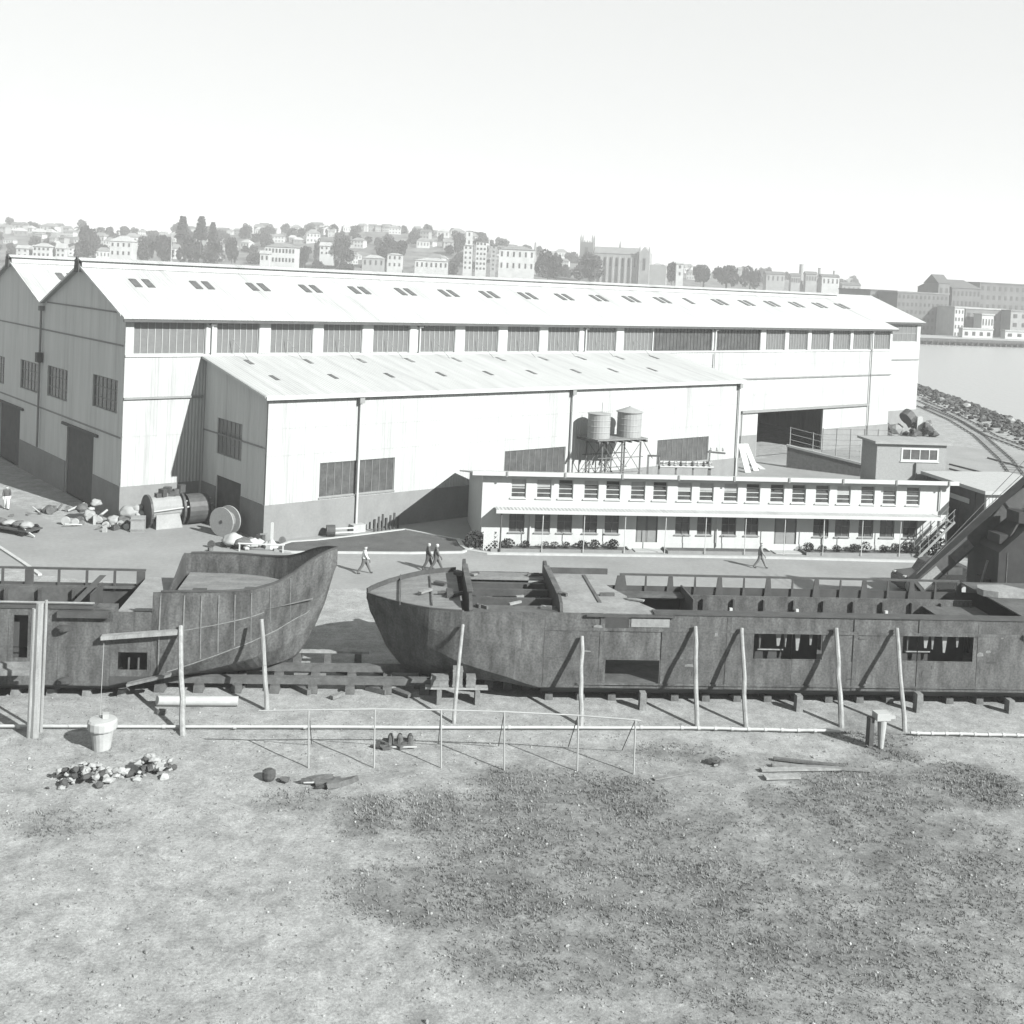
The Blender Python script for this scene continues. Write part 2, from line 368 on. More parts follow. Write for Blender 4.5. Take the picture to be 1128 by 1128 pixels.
# ================================================================== the setting
def shore_x(y):
    pts = [(0, 40), (40, 50), (70, 59), (100, 65), (130, 71), (169, 77.5), (179, 79), (202, 82), (228, 85), (330, 96)]
    for (y0, x0), (y1, x1) in zip(pts, pts[1:]):
        if y <= y1: return x0 + (x1 - x0)*(y - y0)/(y1 - y0)
    return pts[-1][1]
def ground_z(x, y):
    k = max(0.0, min(1.0, (44.5 - y)/5.0))
    if k == 0: return 0.0
    return k*(0.16*noise.noise(Vector((x*0.22, y*0.22, 3.1))) + 0.07*noise.noise(Vector((x*0.9, y*0.9, 7.7))))
def make_ground():
    xs = [-600, -300, -150, -90, -60] + [-45 + i*0.5 for i in range(161)]
    ys = [4, 10, 15] + [18 + i*0.5 for i in range(58)] + [50, 56, 64, 74, 86, 100, 116, 130, 150, 169, 179, 202, 228, 260, 330]
    vs = []; fs = []; n = len(xs) + 1
    for y in ys:
        sx = shore_x(y)
        for x in xs:
            x2 = min(x, sx - 1.0); vs.append((x2, y, ground_z(x2, y)))
        vs.append((sx, y, 0))
    for j in range(len(ys) - 1):
        for i in range(n - 1): fs.append((j*n + i, j*n + i + 1, (j+1)*n + i + 1, (j+1)*n + i))
    mb = MB().add(vs, fs)
    b = len(mb.v)                                            # sea wall face
    for y in ys: mb.v += [(shore_x(y), y, 0), (shore_x(y) + 1.6, y, -3.5)]
    for j in range(len(ys) - 1): mb.f.append((b + 2*j, b + 2*j + 2, b + 2*j + 3, b + 2*j + 1))
    o = mb.build('ground', 'ground', kind='structure', smooth=True)
    at_ = o.data.attributes.new('turf', 'FLOAT', 'POINT')
    at_.data.foreach_set('value', [min(1.0, in_patch(x, y)*1.15 + ((.04 + .3*max(0.0, min(1.0, (x + 6)/9))) if y < 44 else 0)) for x, y, z in mb.v])
make_ground()
MB().add([(-900, -60, -1.8), (1400, -60, -1.8), (1400, 900, -1.8), (-900, 900, -1.8)], [(0, 1, 2, 3)]).build('water', 'water', kind='structure')

def sheet(name, m, pts, z, kind='structure', **k):
    return MB().prism([(p[0], p[1], z - 0.3) for p in pts], (0, 0, 0.3)).build(name, m, kind=kind, **k)
# sealed yard road between the slipway and the buildings
sheet('road', 'road', [(-90, 64.5), (-36, 67.2), (-24, 63.6), (-15, 63.5), (-6, 64.8), (8, 65.8), (26, 67.6), (52, 70), (60, 84), (64, 100), (70, 130), (50, 146), (36, 132), (20, 112), (0, 96),
      (-30, 76), (-38, 84), (-90, 88)], 0.004)
# lawns with white kerbs
def ribbon(name, m, pts, w, z0, z1, closed=False, **k):
    mb = MB(); P = [Vector((p[0], p[1], 0)) for p in pts]; n = len(P)
    L = []
    for i in range(n):
        a = P[i-1] if (i > 0 or closed) else P[i]; c = P[(i+1) % n] if (i < n - 1 or closed) else P[i]
        d = (c - a).normalized(); L.append(Vector((-d.y, d.x, 0))*w/2)
    rng = range(n) if closed else range(n - 1)
    for i in rng:
        j = (i+1) % n; u = [P[i] - L[i], P[j] - L[j], P[j] + L[j], P[i] + L[i]]
        mb.hexa([(q.x, q.y, z0) for q in u] + [(q.x, q.y, z1) for q in u])
    return mb.build(name, m, **k)
lawn_a = [(-14.9, 73.0), (-14.2, 74.6), (-12.6, 75.4), (-10.6, 76.9), (-7.0, 79.8), (-2.6, 77.2), (-2.0, 75.2), (-2.6, 74.0), (-6, 73.1), (-13.6, 71.9), (-14.7, 72.2)]
sheet('lawn', 'lawn', lawn_a, 0.07)
ribbon('kerb', 'kerb', lawn_a, 0.22, -0.05, 0.12, True, kind='structure')
ribbon('kerb', 'kerb', [gp(-40, 577), gp(0, 604), gp(26, 621), gp(44, 634)], .22, -.05, .1, kind='structure')
AO = radians(8.044); OL = Vector((-1.47, 75.65, 0)); OX = Vector((cos(AO), sin(AO), 0)); OY = Vector((-sin(AO), cos(AO), 0))
def of(x, y): p = OL + OX*x + OY*y; return (p.x, p.y)
ribbon('kerb', 'kerb', [of(-1.3, 2.2), of(-1.2, 0.2), of(-0.9, -1.0), of(0.3, -1.75), of(10.2, -1.85), of(20.7, -2.0), of(27, -2.4), of(31.4, -2.6)], 0.28, -0.05, 0.13, kind='structure')
sheet('pavement', 'concrete', [of(-0.9, -1.0), of(0.3, -1.62), of(10.2, -1.7), of(20.7, -1.86), of(27, -2.26), of(31.4, -2.46), of(34.4, -2.4), of(34.4, 0.1), of(-0.9, 0.1)], 0.06)
for b0, b1 in ((0.6, 10.2), (12.9, 20.3), (22.9, 31.6)):                        # garden beds in front of the office
    sheet('garden_bed', 'lawn', [of(b0, -1.15), of(b1, -1.15), of(b1, -0.02), of(b0, -0.02)], 0.20)
    ribbon('kerb', 'trim_grey', [of(b0, -0.02), of(b0, -1.2), of(b1, -1.2), of(b1, -0.02)], 0.14, 0.0, 0.26, kind='structure')

# ---- hills across the harbour
CREST = [(-700, 42), (-520, 43), (-400, 44), (-240, 50), (-150, 57), (-60, 57), (20, 42), (120, 36), (220, 36), (310, 31), (360, 24), (500, 22), (800, 22)]
def lerp_tab(tab, x):
    if x <= tab[0][0]: return tab[0][1]
    for (x0, z0), (x1, z1) in zip(tab, tab[1:]):
        if x <= x1: return z0 + (z1 - z0)*(x - x0)/(x1 - x0)
    return tab[-1][1]
def shore_far(x): return 520 + 0.28*(x - 180) if x > 60 else 486 + 0.02*(x - 60)
def hill_z(x, y):
    c = lerp_tab(CREST, x*1100/max(y, 400)) - 2.0
    k = max(0, min(1, (y - shore_far(x) - 40)/(1050 - 560))); k = k*k*(3 - 2*k)
    back = max(0, (y - 1120)/500)
    return 0.8 + (c - 0.8)*k + 2.5*k*noise.noise(Vector((x*0.012, y*0.012, 0))) - 22*back*back
def make_hill():
    mb = MB(); nx, ny = 110, 56
    for j in range(ny):
        for i in range(nx):
            x = -950 + 2100*i/(nx - 1); t = j/(ny - 1); y = shore_far(x) + (1300 - shore_far(x))*t**1.2
            mb.v.append((x, y, hill_z(x, y) if j > 0 else -3))
    for j in range(ny - 1):
        for i in range(nx - 1): mb.f.append((j*nx + i, j*nx + i + 1, (j+1)*nx + i + 1, (j+1)*nx + i))
    mb.build('hill', 'hill_ground', kind='structure', smooth=True)
make_hill()

# ================================================================== the great shed
AZ = radians(39.456); SO = Vector((-27.114, 78.432, 0)); CA, SA = cos(AZ), sin(AZ)
def S(s, t, z=0): return Vector((SO.x + s*CA + t*SA, SO.y + s*SA - t*CA, z))
L1, W, Z3, Z4, ZB, DEP, S1, S2, Z5, Z6 = 97.1, 18.6, 14.6, 17.95, 2.46, 10.1, 6.07, 55.5, 9.85, 11.66
shed = thing('shipyard_shed', 'huge white twin-gabled corrugated iron shed with a long row of clerestory windows', 'shed', SO, AZ)
front = lambda a, d, z: (a, d, z)              # long side, facing the yard
gable = lambda a, d, z: (d, a, z)              # gable end, a runs away from the yard
CLER = [(0.6, 5.95), (6.85, 10.25), (11.25, 14.85), (15.85, 19.4), (20.5, 24.05), (25.2, 28.8), (29.9, 33.6), (34.7, 38.45), (39.55, 43.45), (44.45, 48.4), (49.5, 53.6),
        (53.75, 62.7), (63.45, 70.8), (71.8, 75.2), (75.95, 79.45), (80.2, 83.75), (84.45, 87.95), (88.6, 92.2), (93.0, 96.6)]
op = [(a, b, 11.85, 14.3) for a, b in CLER] + [(71.1, 83.3, 0.0, 4.95)]
w1 = wall(MB(), front, 0, L1, 0, Z3, 0.22, op); w1.build('front_wall', 'white_sheet', shed)
for i, (a, b) in enumerate(CLER):
    dark = i in (11, 12)
    window(shed, front, a, b, 11.85, 14.3, max(5, int(round((b - a)/0.52))), 1, 0.07, 0.05, 0.14, 'dark_glass' if dark else 'frosted_glass', 'trim_dark' if dark else 'galv')
# gable end wall: two bays
gop = [(1.15, 6.3, 7.5, 9.9), (12.0, 17.1, 7.1, 9.6), (19.1, 24.7, 6.95, 9.45), (29.6, 34.5, 6.7, 9.2), (5.7, 11.8, 0.0, 5.25), (24.3, 30.6, 0.0, 5.0)]
g = wall(MB(), gable, 0.002, 2*W, 0, Z3, 0.22, gop)
for b in (0, 1):
    g.prism([(0, 0.002 + b*W, Z3 + .001), (0, W*(b + 1) - .002, Z3 + .001), (0, W*(b + 0.5), Z4 - 0.08)], (0.22, 0, 0))
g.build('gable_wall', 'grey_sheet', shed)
for a0, a1, z0, z1 in gop[:4]: window(shed, gable, a0, a1, z0, z1, 6, 3, 0.08, 0.05, 0.1, 'dark_glass', 'trim_grey')
for k, (a0, a1, z0, z1) in enumerate(gop[4:]):
    d = MB().hexa([gable(a0 + .01, 0.12, 0.02), gable(a1 - .01, 0.12, 0.02), gable(a1 - .01, 0.19, 0.02), gable(a0 + .01, 0.19, 0.02),
                   gable(a0 + .01, 0.12, z1 - .02), gable(a1 - .01, 0.12, z1 - .02), gable(a1 - .01, 0.19, z1 - .02), gable(a0 + .01, 0.19, z1 - .02)]).build('sliding_door', 'door_dark', shed)
    t = MB(); t.box(-0.16, -0.002, a0 - 1.0, a1 + 1.0, z1 + .05, z1 + .25); t.build('door_track', 'trim_dark', shed)
# other walls: back, far end
MB().box(0.25, L1, 2*W - .2, 2*W, 0, Z3).build('back_wall', 'white_sheet', shed)
fe = MB(); fe.box(L1 - .22, L1 - .003, 0.23, 2*W - .22, 0, Z3)
for b in (0, 1): fe.prism([(L1 - .2, b*W + .25, Z3 + .001), (L1 - .2, W*(b + 1) - .25, Z3 + .001), (L1 - .2, W*(b + .5), Z4 - .1)], (0.15, 0, 0))
fe.build('end_wall', 'white_sheet', shed)
# rendered base course, standing proud
for a0, a1 in ((-0.06, S1 - 0.25), (S2 + .05, 71.0), (83.4, L1 + .04)): MB().box(a0, a1, -0.06, -0.003, 0, ZB).build('base_course', 'base_render', shed)
for a0, a1 in ((-0.002, 5.6), (11.9, 24.2), (30.7, 2*W)): MB().box(-0.06, -0.003, a0, a1, 0, ZB).build('base_course', 'base_render', shed)
# horizontal cover strips
for z, a0, a1 in ((8.75, 0, 5.9), (8.75, S2 + 0.3, L1)): MB().box(a0, a1, -0.16, -0.004, z - .09, z + .05).build('cover_strip', 'trim_grey', shed)
MB().box(68.1, 92.4, -0.3, -0.004, 4.96, 5.2).build('door_track', 'trim_grey', shed)
for z in (12.45, 14.75, 5.9):
    a0, a1 = 0.3, 2*W
    MB().box(-0.05, -0.004, a0, a1 if z < 14 else W - .9, z - .06, z + .06).build('cover_strip', 'trim_grey', shed)
MB().box(0.02, L1, -0.10, -0.004, 11.68, 11.82).build('clerestory_sill', 'white_paint', shed)
for z, a0, a1 in ((6.0, .05, 5.9), (10.3, S2 + .4, L1 - .1), (6.9, S2 + .4, L1 - .1)): MB().box(a0, a1, -0.022, -0.004, z, z + .05).build('sheet_lap', 'white_sheet', shed)
# piers between the clerestory windows catch a little shadow: boxed covers
for (a, b), (c, d) in zip(CLER, CLER[1:]):
    if c - b > 0.5: MB().box(b + .06, c - .06, -0.05, -0.003, 11.9, 14.28).build('pier_cover', 'white_paint', shed)
# roofs, in slope-local sheets
def slope(mb, s0, s1, y0, z0, y1, z1, th=0.1):
    mb.hexa([(s0, y0, z0), (s1, y0, z0), (s1, y1, z1), (s0, y1, z1), (s0, y0, z0 + th), (s1, y0, z0 + th), (s1, y1, z1 + th), (s0, y1, z1 + th)])
k = (Z4 - Z3)/(W/2)
roof_faces = []
for b in (0, 1):
    y0, yr, y1 = b*W, (b + .5)*W, (b + 1)*W
    ov = 0.55 if b == 0 else -0.02
    m_ = MB(); slope(m_, -0.35, L1 + .4, y0 - ov, Z3 - k*ov, yr, Z4); r = m_.build('roof_slope', 'roof_sheet', shed); roof_faces.append(r)
    m_ = MB(); slope(m_, -0.35, L1 + .4, yr + .001, Z4, y1 - 0.02 + (0.5 if b == 1 else 0), Z3 + .01 - (k*.5 if b == 1 else 0)); m_.build('roof_slope', 'roof_sheet', shed)
    # ridge ventilator with dark ends
    rv = MB(); rv.hexa([(-.3, yr - .75, Z4 - .12), (L1 + .3, yr - .75, Z4 - .12), (L1 + .3, yr + .75, Z4 - .12), (-.3, yr + .75, Z4 - .12),
                        (-.3, yr - .6, Z4 + .36), (L1 + .3, yr - .6, Z4 + .36), (L1 + .3, yr + .6, Z4 + .36), (-.3, yr + .6, Z4 + .36)])
    rv.prism([(-.45, yr - .85, Z4 + .36), (-.45, yr + .85, Z4 + .36), (-.45, yr, Z4 + .6)], (L1 + .9, 0, 0))
    rvo = rv.build('ridge_ventilator', 'roof_sheet', shed)
    ec = MB(); ec.prism([(-.52, yr - .55, Z4 - .5), (-.52, yr + .55, Z4 - .5), (-.52, yr + .45, Z4 + .3), (-.52, yr, Z4 + .7), (-.52, yr - .45, Z4 + .3)], (0.16, 0, 0)); ec.build('end_cap', 'trim_dark', rvo)
# rafter-end fascia and gutter along the yard side eave (dark line) and verge boards
MB().box(-.35, L1 + .4, -0.62, -0.48, Z3 - .42, Z3 - .235).build('gutter', 'trim_dark', shed)
for b in (0, 1):
    y0, yr, y1 = b*W, (b + .5)*W, (b + 1)*W
    m_ = MB(); slope(m_, -.4, -.352, y0 + .01, Z3 - .05, yr, Z4 - .05, .16); slope(m_, -.4, -.352, yr + .01, Z4 - .05, y1 - .01, Z3 - .05, .16); m_.build('verge_board', 'grey_sheet', shed)
# paired roof lights
sk = MB(); sk.hexa([(0, 0, 0), (0.55, 0, 0), (0.55, 1.55, 1.55*k), (0, 1.55, 1.55*k), (0, 0, .07), (.55, 0, .07), (.55, 1.55, 1.55*k + .07), (0, 1.55, 1.55*k + .07)])
skm = sk.mesh('roof_light', 'grimy_glass')
for i in range(20):
    s = 2.5 + i*4.83
    y = 5.0 + 0.09*i*0.25
    for q in (0, 1.0):
        if i == 13 and q == 1.0: continue
        link('roof_light', skm, shed, (s + q, y, Z3 + k*y + .09))
for i in range(3):
    s = 2.8 + i*4.8; y = W + 5.0
    link('roof_light', skm, shed, (s, y, Z3 + k*5.0 + .09)); link('roof_light', skm, shed, (s + 1, y, Z3 + k*5 + .09))
# down pipes with rainwater heads
def downpipe(parent, x, y, z0, z1, m='galv', r=0.07, head=True):
    mb = MB(); mb.tube((x, y, z0), (x, y, z1), r)
    o = mb.build('down_pipe', m, parent)
    if head: MB().box(x - .2, x + .2, y - .2, y + .18, z1, z1 + .4).build('rainwater_head', 'trim_grey', o)
for x in (6.4, 25.0, 44.2, 63.05): downpipe(shed, x, -0.2, 11.9, 14.0, 'white_paint')
downpipe(shed, 63.05, -0.25, 5.3, 11.6, 'white_paint', head=False); downpipe(shed, 92.4, -0.22, 0.1, 14.0, 'trim_grey'); downpipe(shed, 68.1, -.2, 0.1, 4.9, 'trim_grey', head=False)
downpipe(shed, -0.22, W, 2.6, 14.0, 'trim_grey', 0.09)
MB().box(-.5, -.06, W - .35, W + .35, 9.7, 10.5).build('rainwater_head', 'trim_dark', shed)
# stays from the clerestory down to the side roof
for i, (a, b) in enumerate(CLER[1:11]):
    c = (a + b)/2
    MB().tube((c - .5, -0.12, 13.0), (c + .2, -1.6, 11.45), 0.025, n=5).build('stay_rod', 'trim_grey', shed)
# set back wing at the far end
s0, s1, y0, yr, y1 = L1 + .45, 118.0, 8.5, 17.2, 26.0
wz = 15.1
fw = lambda a, d, z: (a, y0 + d, z)
wop = [(L1 + 4.2, L1 + 10.4, 12.2, 14.6), (L1 + 11.6, s1 - .9, 12.2, 14.6), (L1 + 9.2, L1 + 13.2, 5.0, 7.4)]
wall(MB(), fw, s0, s1, 0, wz, .2, wop).build('wing_wall', 'white_sheet', shed)
for q in wop: window(shed, fw, q[0], q[1], q[2], q[3], 7, 2, .08, .05, .1, 'frosted_glass', 'galv')
e2 = MB(); e2.box(s1 - .2, s1 - .002, y0 + .21, y1, 0, wz); e2.prism([(s1 - .2, y0, wz + .001), (s1 - .2, y1, wz + .001), (s1 - .2, yr, wz + 3.2)], (.19, 0, 0)); e2.prism([(s0 + .02, y0, wz + .001), (s0 + .02, y1, wz + .001), (s0 + .02, yr, wz + 3.2)], (.19, 0, 0)); e2.build('wing_end_wall', 'white_sheet', shed)
MB().box(s0, s1 + .03, y0 - .06, y0 - .003, 0, 2.5).build('base_course', 'base_render', shed)
MB().box(s0, s1 - .2, y0 - .12, y0 - .004, 9.6, 9.78).build('cover_strip', 'trim_grey', shed)
m_ = MB(); slope(m_, s0 - .02, s1 + .5, y0 - .5, wz - .2, yr, wz + 3.3); slope(m_, s0 - .02, s1 + .5, yr + .001, wz + 3.3, y1 + .4, wz - .2); m_.build('roof_slope', 'roof_sheet', shed)
MB().box(s0 + .05, s1 + .5, y0 - .58, y0 - .503, wz - .36, wz - .12).build('gutter', 'trim_dark', shed)

# ---------------------------------------------------------------- side shed (lean-to)
lean = thing('side_shed', 'white lean-to shed with a sloping roof against the long side of the great shed', 'shed', S(S1, 0), AZ)
LL = S2 - S1
lf = lambda a, d, z: (a, -DEP + d, z)
le = lambda a, d, z: (d, -DEP + a, z)
lop = [(4.1, 10.3, 2.62, 5.05), (20.65, 27.1, 2.6, 4.85), (38.1, 45.0, 2.5, 4.75)]
wall(MB(), lf, 0, LL, 0, Z5, .2, lop).build('front_wall', 'white_sheet', lean)
for q in lop: window(lean, lf, q[0], q[1], q[2], q[3], 10, 1, .06, .03, .08, 'grimy_glass', 'trim_grey', sill=True)
eop = [(3.75, 7.8, 4.85, 7.45), (3.65, 7.6, 0, 3.3)]
ew = wall(MB(), le, .002, DEP - .07, 0, Z5, .2, eop)
ew.prism([(0, -DEP + .002, Z5 + .001), (0, -.07, Z5 + .001), (0, -.07, Z6 - .1), (0, -DEP + .002, Z5 + .05)], (.2, 0, 0))
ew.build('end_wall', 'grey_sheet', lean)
window(lean, le, 3.75, 7.8, 4.85, 7.45, 6, 3, .08, .05, .08, 'frosted_glass', 'trim_grey')
MB().box(.1, .16, -DEP + 3.66, -DEP + 7.59, .02, 3.28).build('door', 'door_dark', lean)
MB().box(-.07, -.003, -DEP + .3, -.07, 6.25, 6.35).build('cover_strip', 'trim_grey', lean)
ew = MB(); ew.box(LL - .2, LL - .003, -DEP + .21, -.07, 0, Z5); ew.prism([(LL - .2, -DEP + .2, Z5 + .001), (LL - .2, -.07, Z5 + .001), (LL - .2, -.07, Z6 - .1)], (.19, 0, 0)); ew.build('far_end_wall', 'white_sheet', lean)
MB().box(-.06, LL, -DEP - .06, -DEP - .003, 0, ZB).build('base_course', 'base_render', lean)
for a0, a1 in ((-DEP - .002, -DEP + 3.6), (-DEP + 7.65, -.07)): MB().box(-.06, -.003, a0, a1, 0, ZB).build('base_course', 'base_render', lean)
k2 = (Z6 - Z5)/DEP
m_ = MB(); m_.hexa([(-.35, -DEP - .3, Z5 - .3*k2), (LL + .35, -DEP - .3, Z5 - .3*k2), (LL + .35, -.12, Z6 - .02), (-.35, -.12, Z6 - .02),
                    (-.35, -DEP - .3, Z5 - .3*k2 + .09), (LL + .35, -DEP - .3, Z5 - .3*k2 + .09), (LL + .35, -.12, Z6 + .07), (-.35, -.12, Z6 + .07)])
m_.build('roof', 'roof_sheet', lean)
MB().box(-.36, LL + .36, -DEP - .45, -DEP - .305, Z5 - .24, Z5 - .0).build('gutter', 'white_paint', lean)
m_ = MB(); slope(m_, -.4, -.352, -DEP - .3, Z5 - .16, -.12, Z6 - .1, .16); m_.build('verge_board', 'grey_sheet', lean)
vm = MB(); vm.hexa([(0, 0, 0), (.34, 0, 0), (.34, 1.2, 1.2*k2), (0, 1.2, 1.2*k2), (0, 0, .06), (.34, 0, .06), (.34, 1.2, 1.2*k2 + .06), (0, 1.2, 1.2*k2 + .06)]); vmm = vm.mesh('roof_light', 'grimy_glass')
for i in range(10):
    for t in (1.4 + .6, 5.4 + .8):
        y = -t - .6
        if i == 9 and t > 5: continue
        link('roof_light', vmm, lean, (2.35 + i*4.8 + random.uniform(-.2, .2), y, Z6 + k2*y + .06))
for z in (4.0, 5.75, 7.6): MB().box(.05, LL - .05, -DEP - .022, -DEP - .004, z, z + .05).build('sheet_lap', 'white_sheet', lean) if z > 5.1 else None
for x in (7.1, 27.5, 48.9): downpipe(lean, x, -DEP - .2, .5, Z5 - .7, 'white_paint', .085)
MB().box(6.6, 7.6, -DEP - .7, -DEP - .07, 0, .55).build('drain_box', 'concrete_white', lean)

# ================================================================== two-storey office
OFL, OFD, OFH = 34.05, 8.5, 5.15
office = thing('office_building', 'long white two-storey office with a verandah awning in front of the sheds', 'building', OL, AO)
UPS = [2.49, 4.26, 5.78, 7.57, 9.11, 10.88, 12.47, 14.24, 15.82, 17.6, 19.23, 21.01, 22.62, 24.38, 25.98, 27.8, 29.45, 31.26]
LOS = [(1.93, 3.01), (3.72, 4.8), (5.28, 6.33), (7.08, 8.1), (8.63, 9.64), (13.69, 14.74), (15.27, 16.33), (17.05, 18.12), (18.72, 19.75), (23.83, 24.99), (25.46, 26.56), (27.24, 28.36), (28.86, 29.97), (30.63, 31.73)]
DRS = [(10.88, 12.43), (20.95, 22.6)]
of_ = lambda a, d, z: (a, d, z)
oop = [(c - .52, c + .52, 3.5, 4.82) for c in UPS] + [(a, b, 1.12, 2.62) for a, b in LOS] + [(a, b, 0.12, 2.6) for a, b in DRS]
wall(MB(), of_, 0, OFL, 0, OFH, .16, oop).build('front_wall', 'white_paint', office)
for c in UPS: window(office, of_, c - .52, c + .52, 3.5, 4.82, 1, 4, .06, .045, .07, 'dark_glass', 'white_paint', sill=True)
for a, b in LOS: window(office, of_, a, a + 1.06, 1.12, 2.62, 2, 2, .05, .03, .07, 'dark_glass', 'trim_grey', sill=True)
for a, b in DRS:
    d = MB(); d.box(a + .01, b - .01, .09, .14, .13, 2.59); d = d.build('door', 'door_grey', office)
    for q in (0, 1):
        x0 = a + .12 + q*((b - a)/2 - .04); MB().box(x0, x0 + (b - a)/2 - .2, .07, .088, .3, 2.4).build('door_panel', 'trim_grey', d)
    MB().box(a - .2, b + .2, -.9, -.003, 0, .12).build('door_step', 'concrete_white', office)
ZBK = OFH - OFD*.172
for x0, x1 in ((0.003, .16), (OFL - .16, OFL - .003)):
    MB().prism([(x0, .161, 0), (x0, OFD, 0), (x0, OFD, ZBK), (x0, .161, OFH - .04)], (x1 - x0, 0, 0)).build('end_wall', 'white_paint', office)
MB().box(.17, OFL - .17, OFD - .16, OFD, 0, ZBK - .02).build('back_wall', 'white_paint', office)
rf = MB(); rf.hexa([(-.75, -.62, OFH + .1), (OFL + .25, -.62, OFH + .1), (OFL + .25, OFD + .3, ZBK + .0), (-.75, OFD + .3, ZBK), (-.75, -.62, OFH + .2), (OFL + .25, -.62, OFH + .2), (OFL + .25, OFD + .3, ZBK + .1), (-.75, OFD + .3, ZBK + .1)])
rf = rf.build('roof', 'roof_sheet', office)
MB().box(-.8, OFL + .3, -.72, -.625, OFH - .04, OFH + .24).build('fascia', 'white_paint', rf)
MB().box(-.7, OFL + .2, -.62, -.17, OFH + .0, OFH + .06).build('soffit', 'white_paint', rf)
for i in range(9): MB().box(1.5 + i*4, 1.62 + i*4, -.78, -.73, OFH - .1, OFH + .26).build('gutter_bracket', 'trim_grey', rf)
MB().box(-.05, OFL + .05, -.03, -.003, 0, .55).build('plinth', 'white_paint', office)
rb_ = random.Random(3)
for c in UPS:
    if rb_.random() < .5:
        hgt = rb_.uniform(.25, .7); MB().box(c - .45, c + .45, .1, .112, 4.76 - hgt, 4.76).build('blind', 'galv', office)
# verandah awning
aw = MB(); aw.hexa([(.9, -1.45, 2.84), (32.9, -1.45, 2.84), (32.9, -.07, 2.8), (.9, -.07, 2.8), (.9, -1.45, 2.9), (32.9, -1.45, 2.9), (32.9, -.07, 2.86), (.9, -.07, 2.86)])
aw = aw.build('awning', 'roof_sheet', office)
MB().box(.82, 32.98, -1.54, -1.452, 2.72, 2.95).build('fascia', 'white_paint', aw)
for i in range(12):
    x = 1.2 + i*(31.4/11)
    MB().tube((x, -1.35, 0.1), (x, -1.35, 2.86), .028 if i else .06, n=6).build('post', 'white_paint' if i else 'trim_dark', aw)
for x in (3.4, 16.7, 24.6, 33.4): MB().tube((x, -.12, .3), (x, -.12, 2.85), .05, n=6).build('down_pipe', 'white_paint', office)
MB().tube((33.3, -.12, 3.2), (33.3, -.12, 5.1), .05, n=6).build('down_pipe', 'white_paint', office)

# lattice screen at the left end, stair rail at the right end
def lattice(name, label, x0, x1, y, z0, z1, step, m):
    o = thing(name, label, 'trellis', OL, AO)
    for (a, b, c, d) in ((x0, x0 + .07, z0, z1), (x1 - .07, x1, z0, z1)): MB().box(a, b, y - .03, y + .03, c, d).build('post', m, o)
    MB().box(x0 + .07, x1 - .07, y - .025, y + .025, z1 - .06, z1).build('rail', m, o)
    n = int((x1 - x0 + z1 - z0)/step)
    for i in range(1, n):
        for sgn in (0, 1):
            t = i*step; a = (x0 + min(t, x1 - x0), z0 + max(0, t - (x1 - x0))); b = (x0 + max(0, t - (z1 - z0)), z0 + min(t, z1 - z0))
            if sgn: a, b = (x0 + x1 - a[0], a[1]), (x0 + x1 - b[0], b[1])
            MB().beam((a[0], y + .012*(1 - 2*sgn), a[1]), (b[0], y + .012*(1 - 2*sgn), b[1]), .02, .05).build('lath', m, o)
lattice('trellis', 'white diagonal lattice screen at the left end of the office verandah', .1, 1.15, -1.0, .1, 1.35, .28, 'white_paint')
stair = thing('stair', 'open steel stair with thin handrails at the right end of the office', 'stair', OL + OX*31.0 + OY*(-1.7), AO)
for sy in (0, .85):
    MB().beam((0, sy, .1), (2.6, sy, 2.7), .05, .18).build('stringer', 'trim_grey', stair)
    r_ = MB(); r_.tube((0, sy, 1.0), (2.6, sy, 3.6), .025, n=5); r_.tube((0, sy, .55), (2.6, sy, 3.15), .02, n=5); r_.build('handrail', 'trim_grey', stair)
    for i in range(5): MB().tube((.1 + i*.6, sy, .1 + i*.6), (.1 + i*.6, sy, 1.1 + i*.6), .025, n=5).build('baluster', 'trim_grey', stair)
for i in range(11): MB().box(.1 + i*.23, .36 + i*.23, .03, .82, .2 + i*.235, .24 + i*.235).build('tread', 'timber_grey', stair)

# leaf clusters ---------------------------------------------------------------
def leaves(lobes, n, size, seed, upright=0.0):
    rnd = random.Random(seed); mb = MB()
    tot = sum(l[3]*l[4]*l[5] for l in lobes)
    for (cx, cy, cz, rx, ry, rz) in lobes:
        for _ in range(max(6, int(n*rx*ry*rz/tot))):
            while True:
                p = Vector((rnd.uniform(-1, 1), rnd.uniform(-1, 1), rnd.uniform(-1, 1)))
                if .2 < p.length < 1: break
            if rnd.random() < .75: p = p.normalized()*rnd.uniform(.72, 1.06)
            q = Vector((cx + p.x*rx, cy + p.y*ry, cz + p.z*rz))
            a = Vector((rnd.gauss(0, 1), rnd.gauss(0, 1), rnd.gauss(0, 1))).normalized(); b = a.orthogonal().normalized()
            s = size*rnd.uniform(.6, 1.35)
            mb.add([q - a*s, q + b*s*.6, q + a*s, q - b*s*.6], [(0, 1, 2, 3)])
    return mb
SHRUB = [leaves([(0, 0, .28, .33, .33, .28), (.16, .05, .36, .2, .2, .2)], 260, .055, i).mesh('foliage', 'foliage_shrub') for i in range(3)]
bx = [1.0, 1.9, 3.1, 4.4, 5.1, 5.9, 7.0, 7.9, 9.2, 23.3, 24.3, 25.4, 26.7, 27.6, 28.9, 29.9, 30.9]
spots = ['at the left end of the bed below the first office window', 'beside the first awning post', 'below the second office window', 'left of the third office window', 'below the third office window', 'right of the third office window',
         'below the fourth office window', 'right of the fourth office window', 'at the left side of the first office door', 'at the right side of the second office door', 'right of the second office door, second in its bed',
         'third in the right garden bed', 'fourth in the right garden bed', 'fifth in the right garden bed', 'sixth in the right garden bed', 'last but one in the right garden bed', 'at the far right end of the right garden bed']
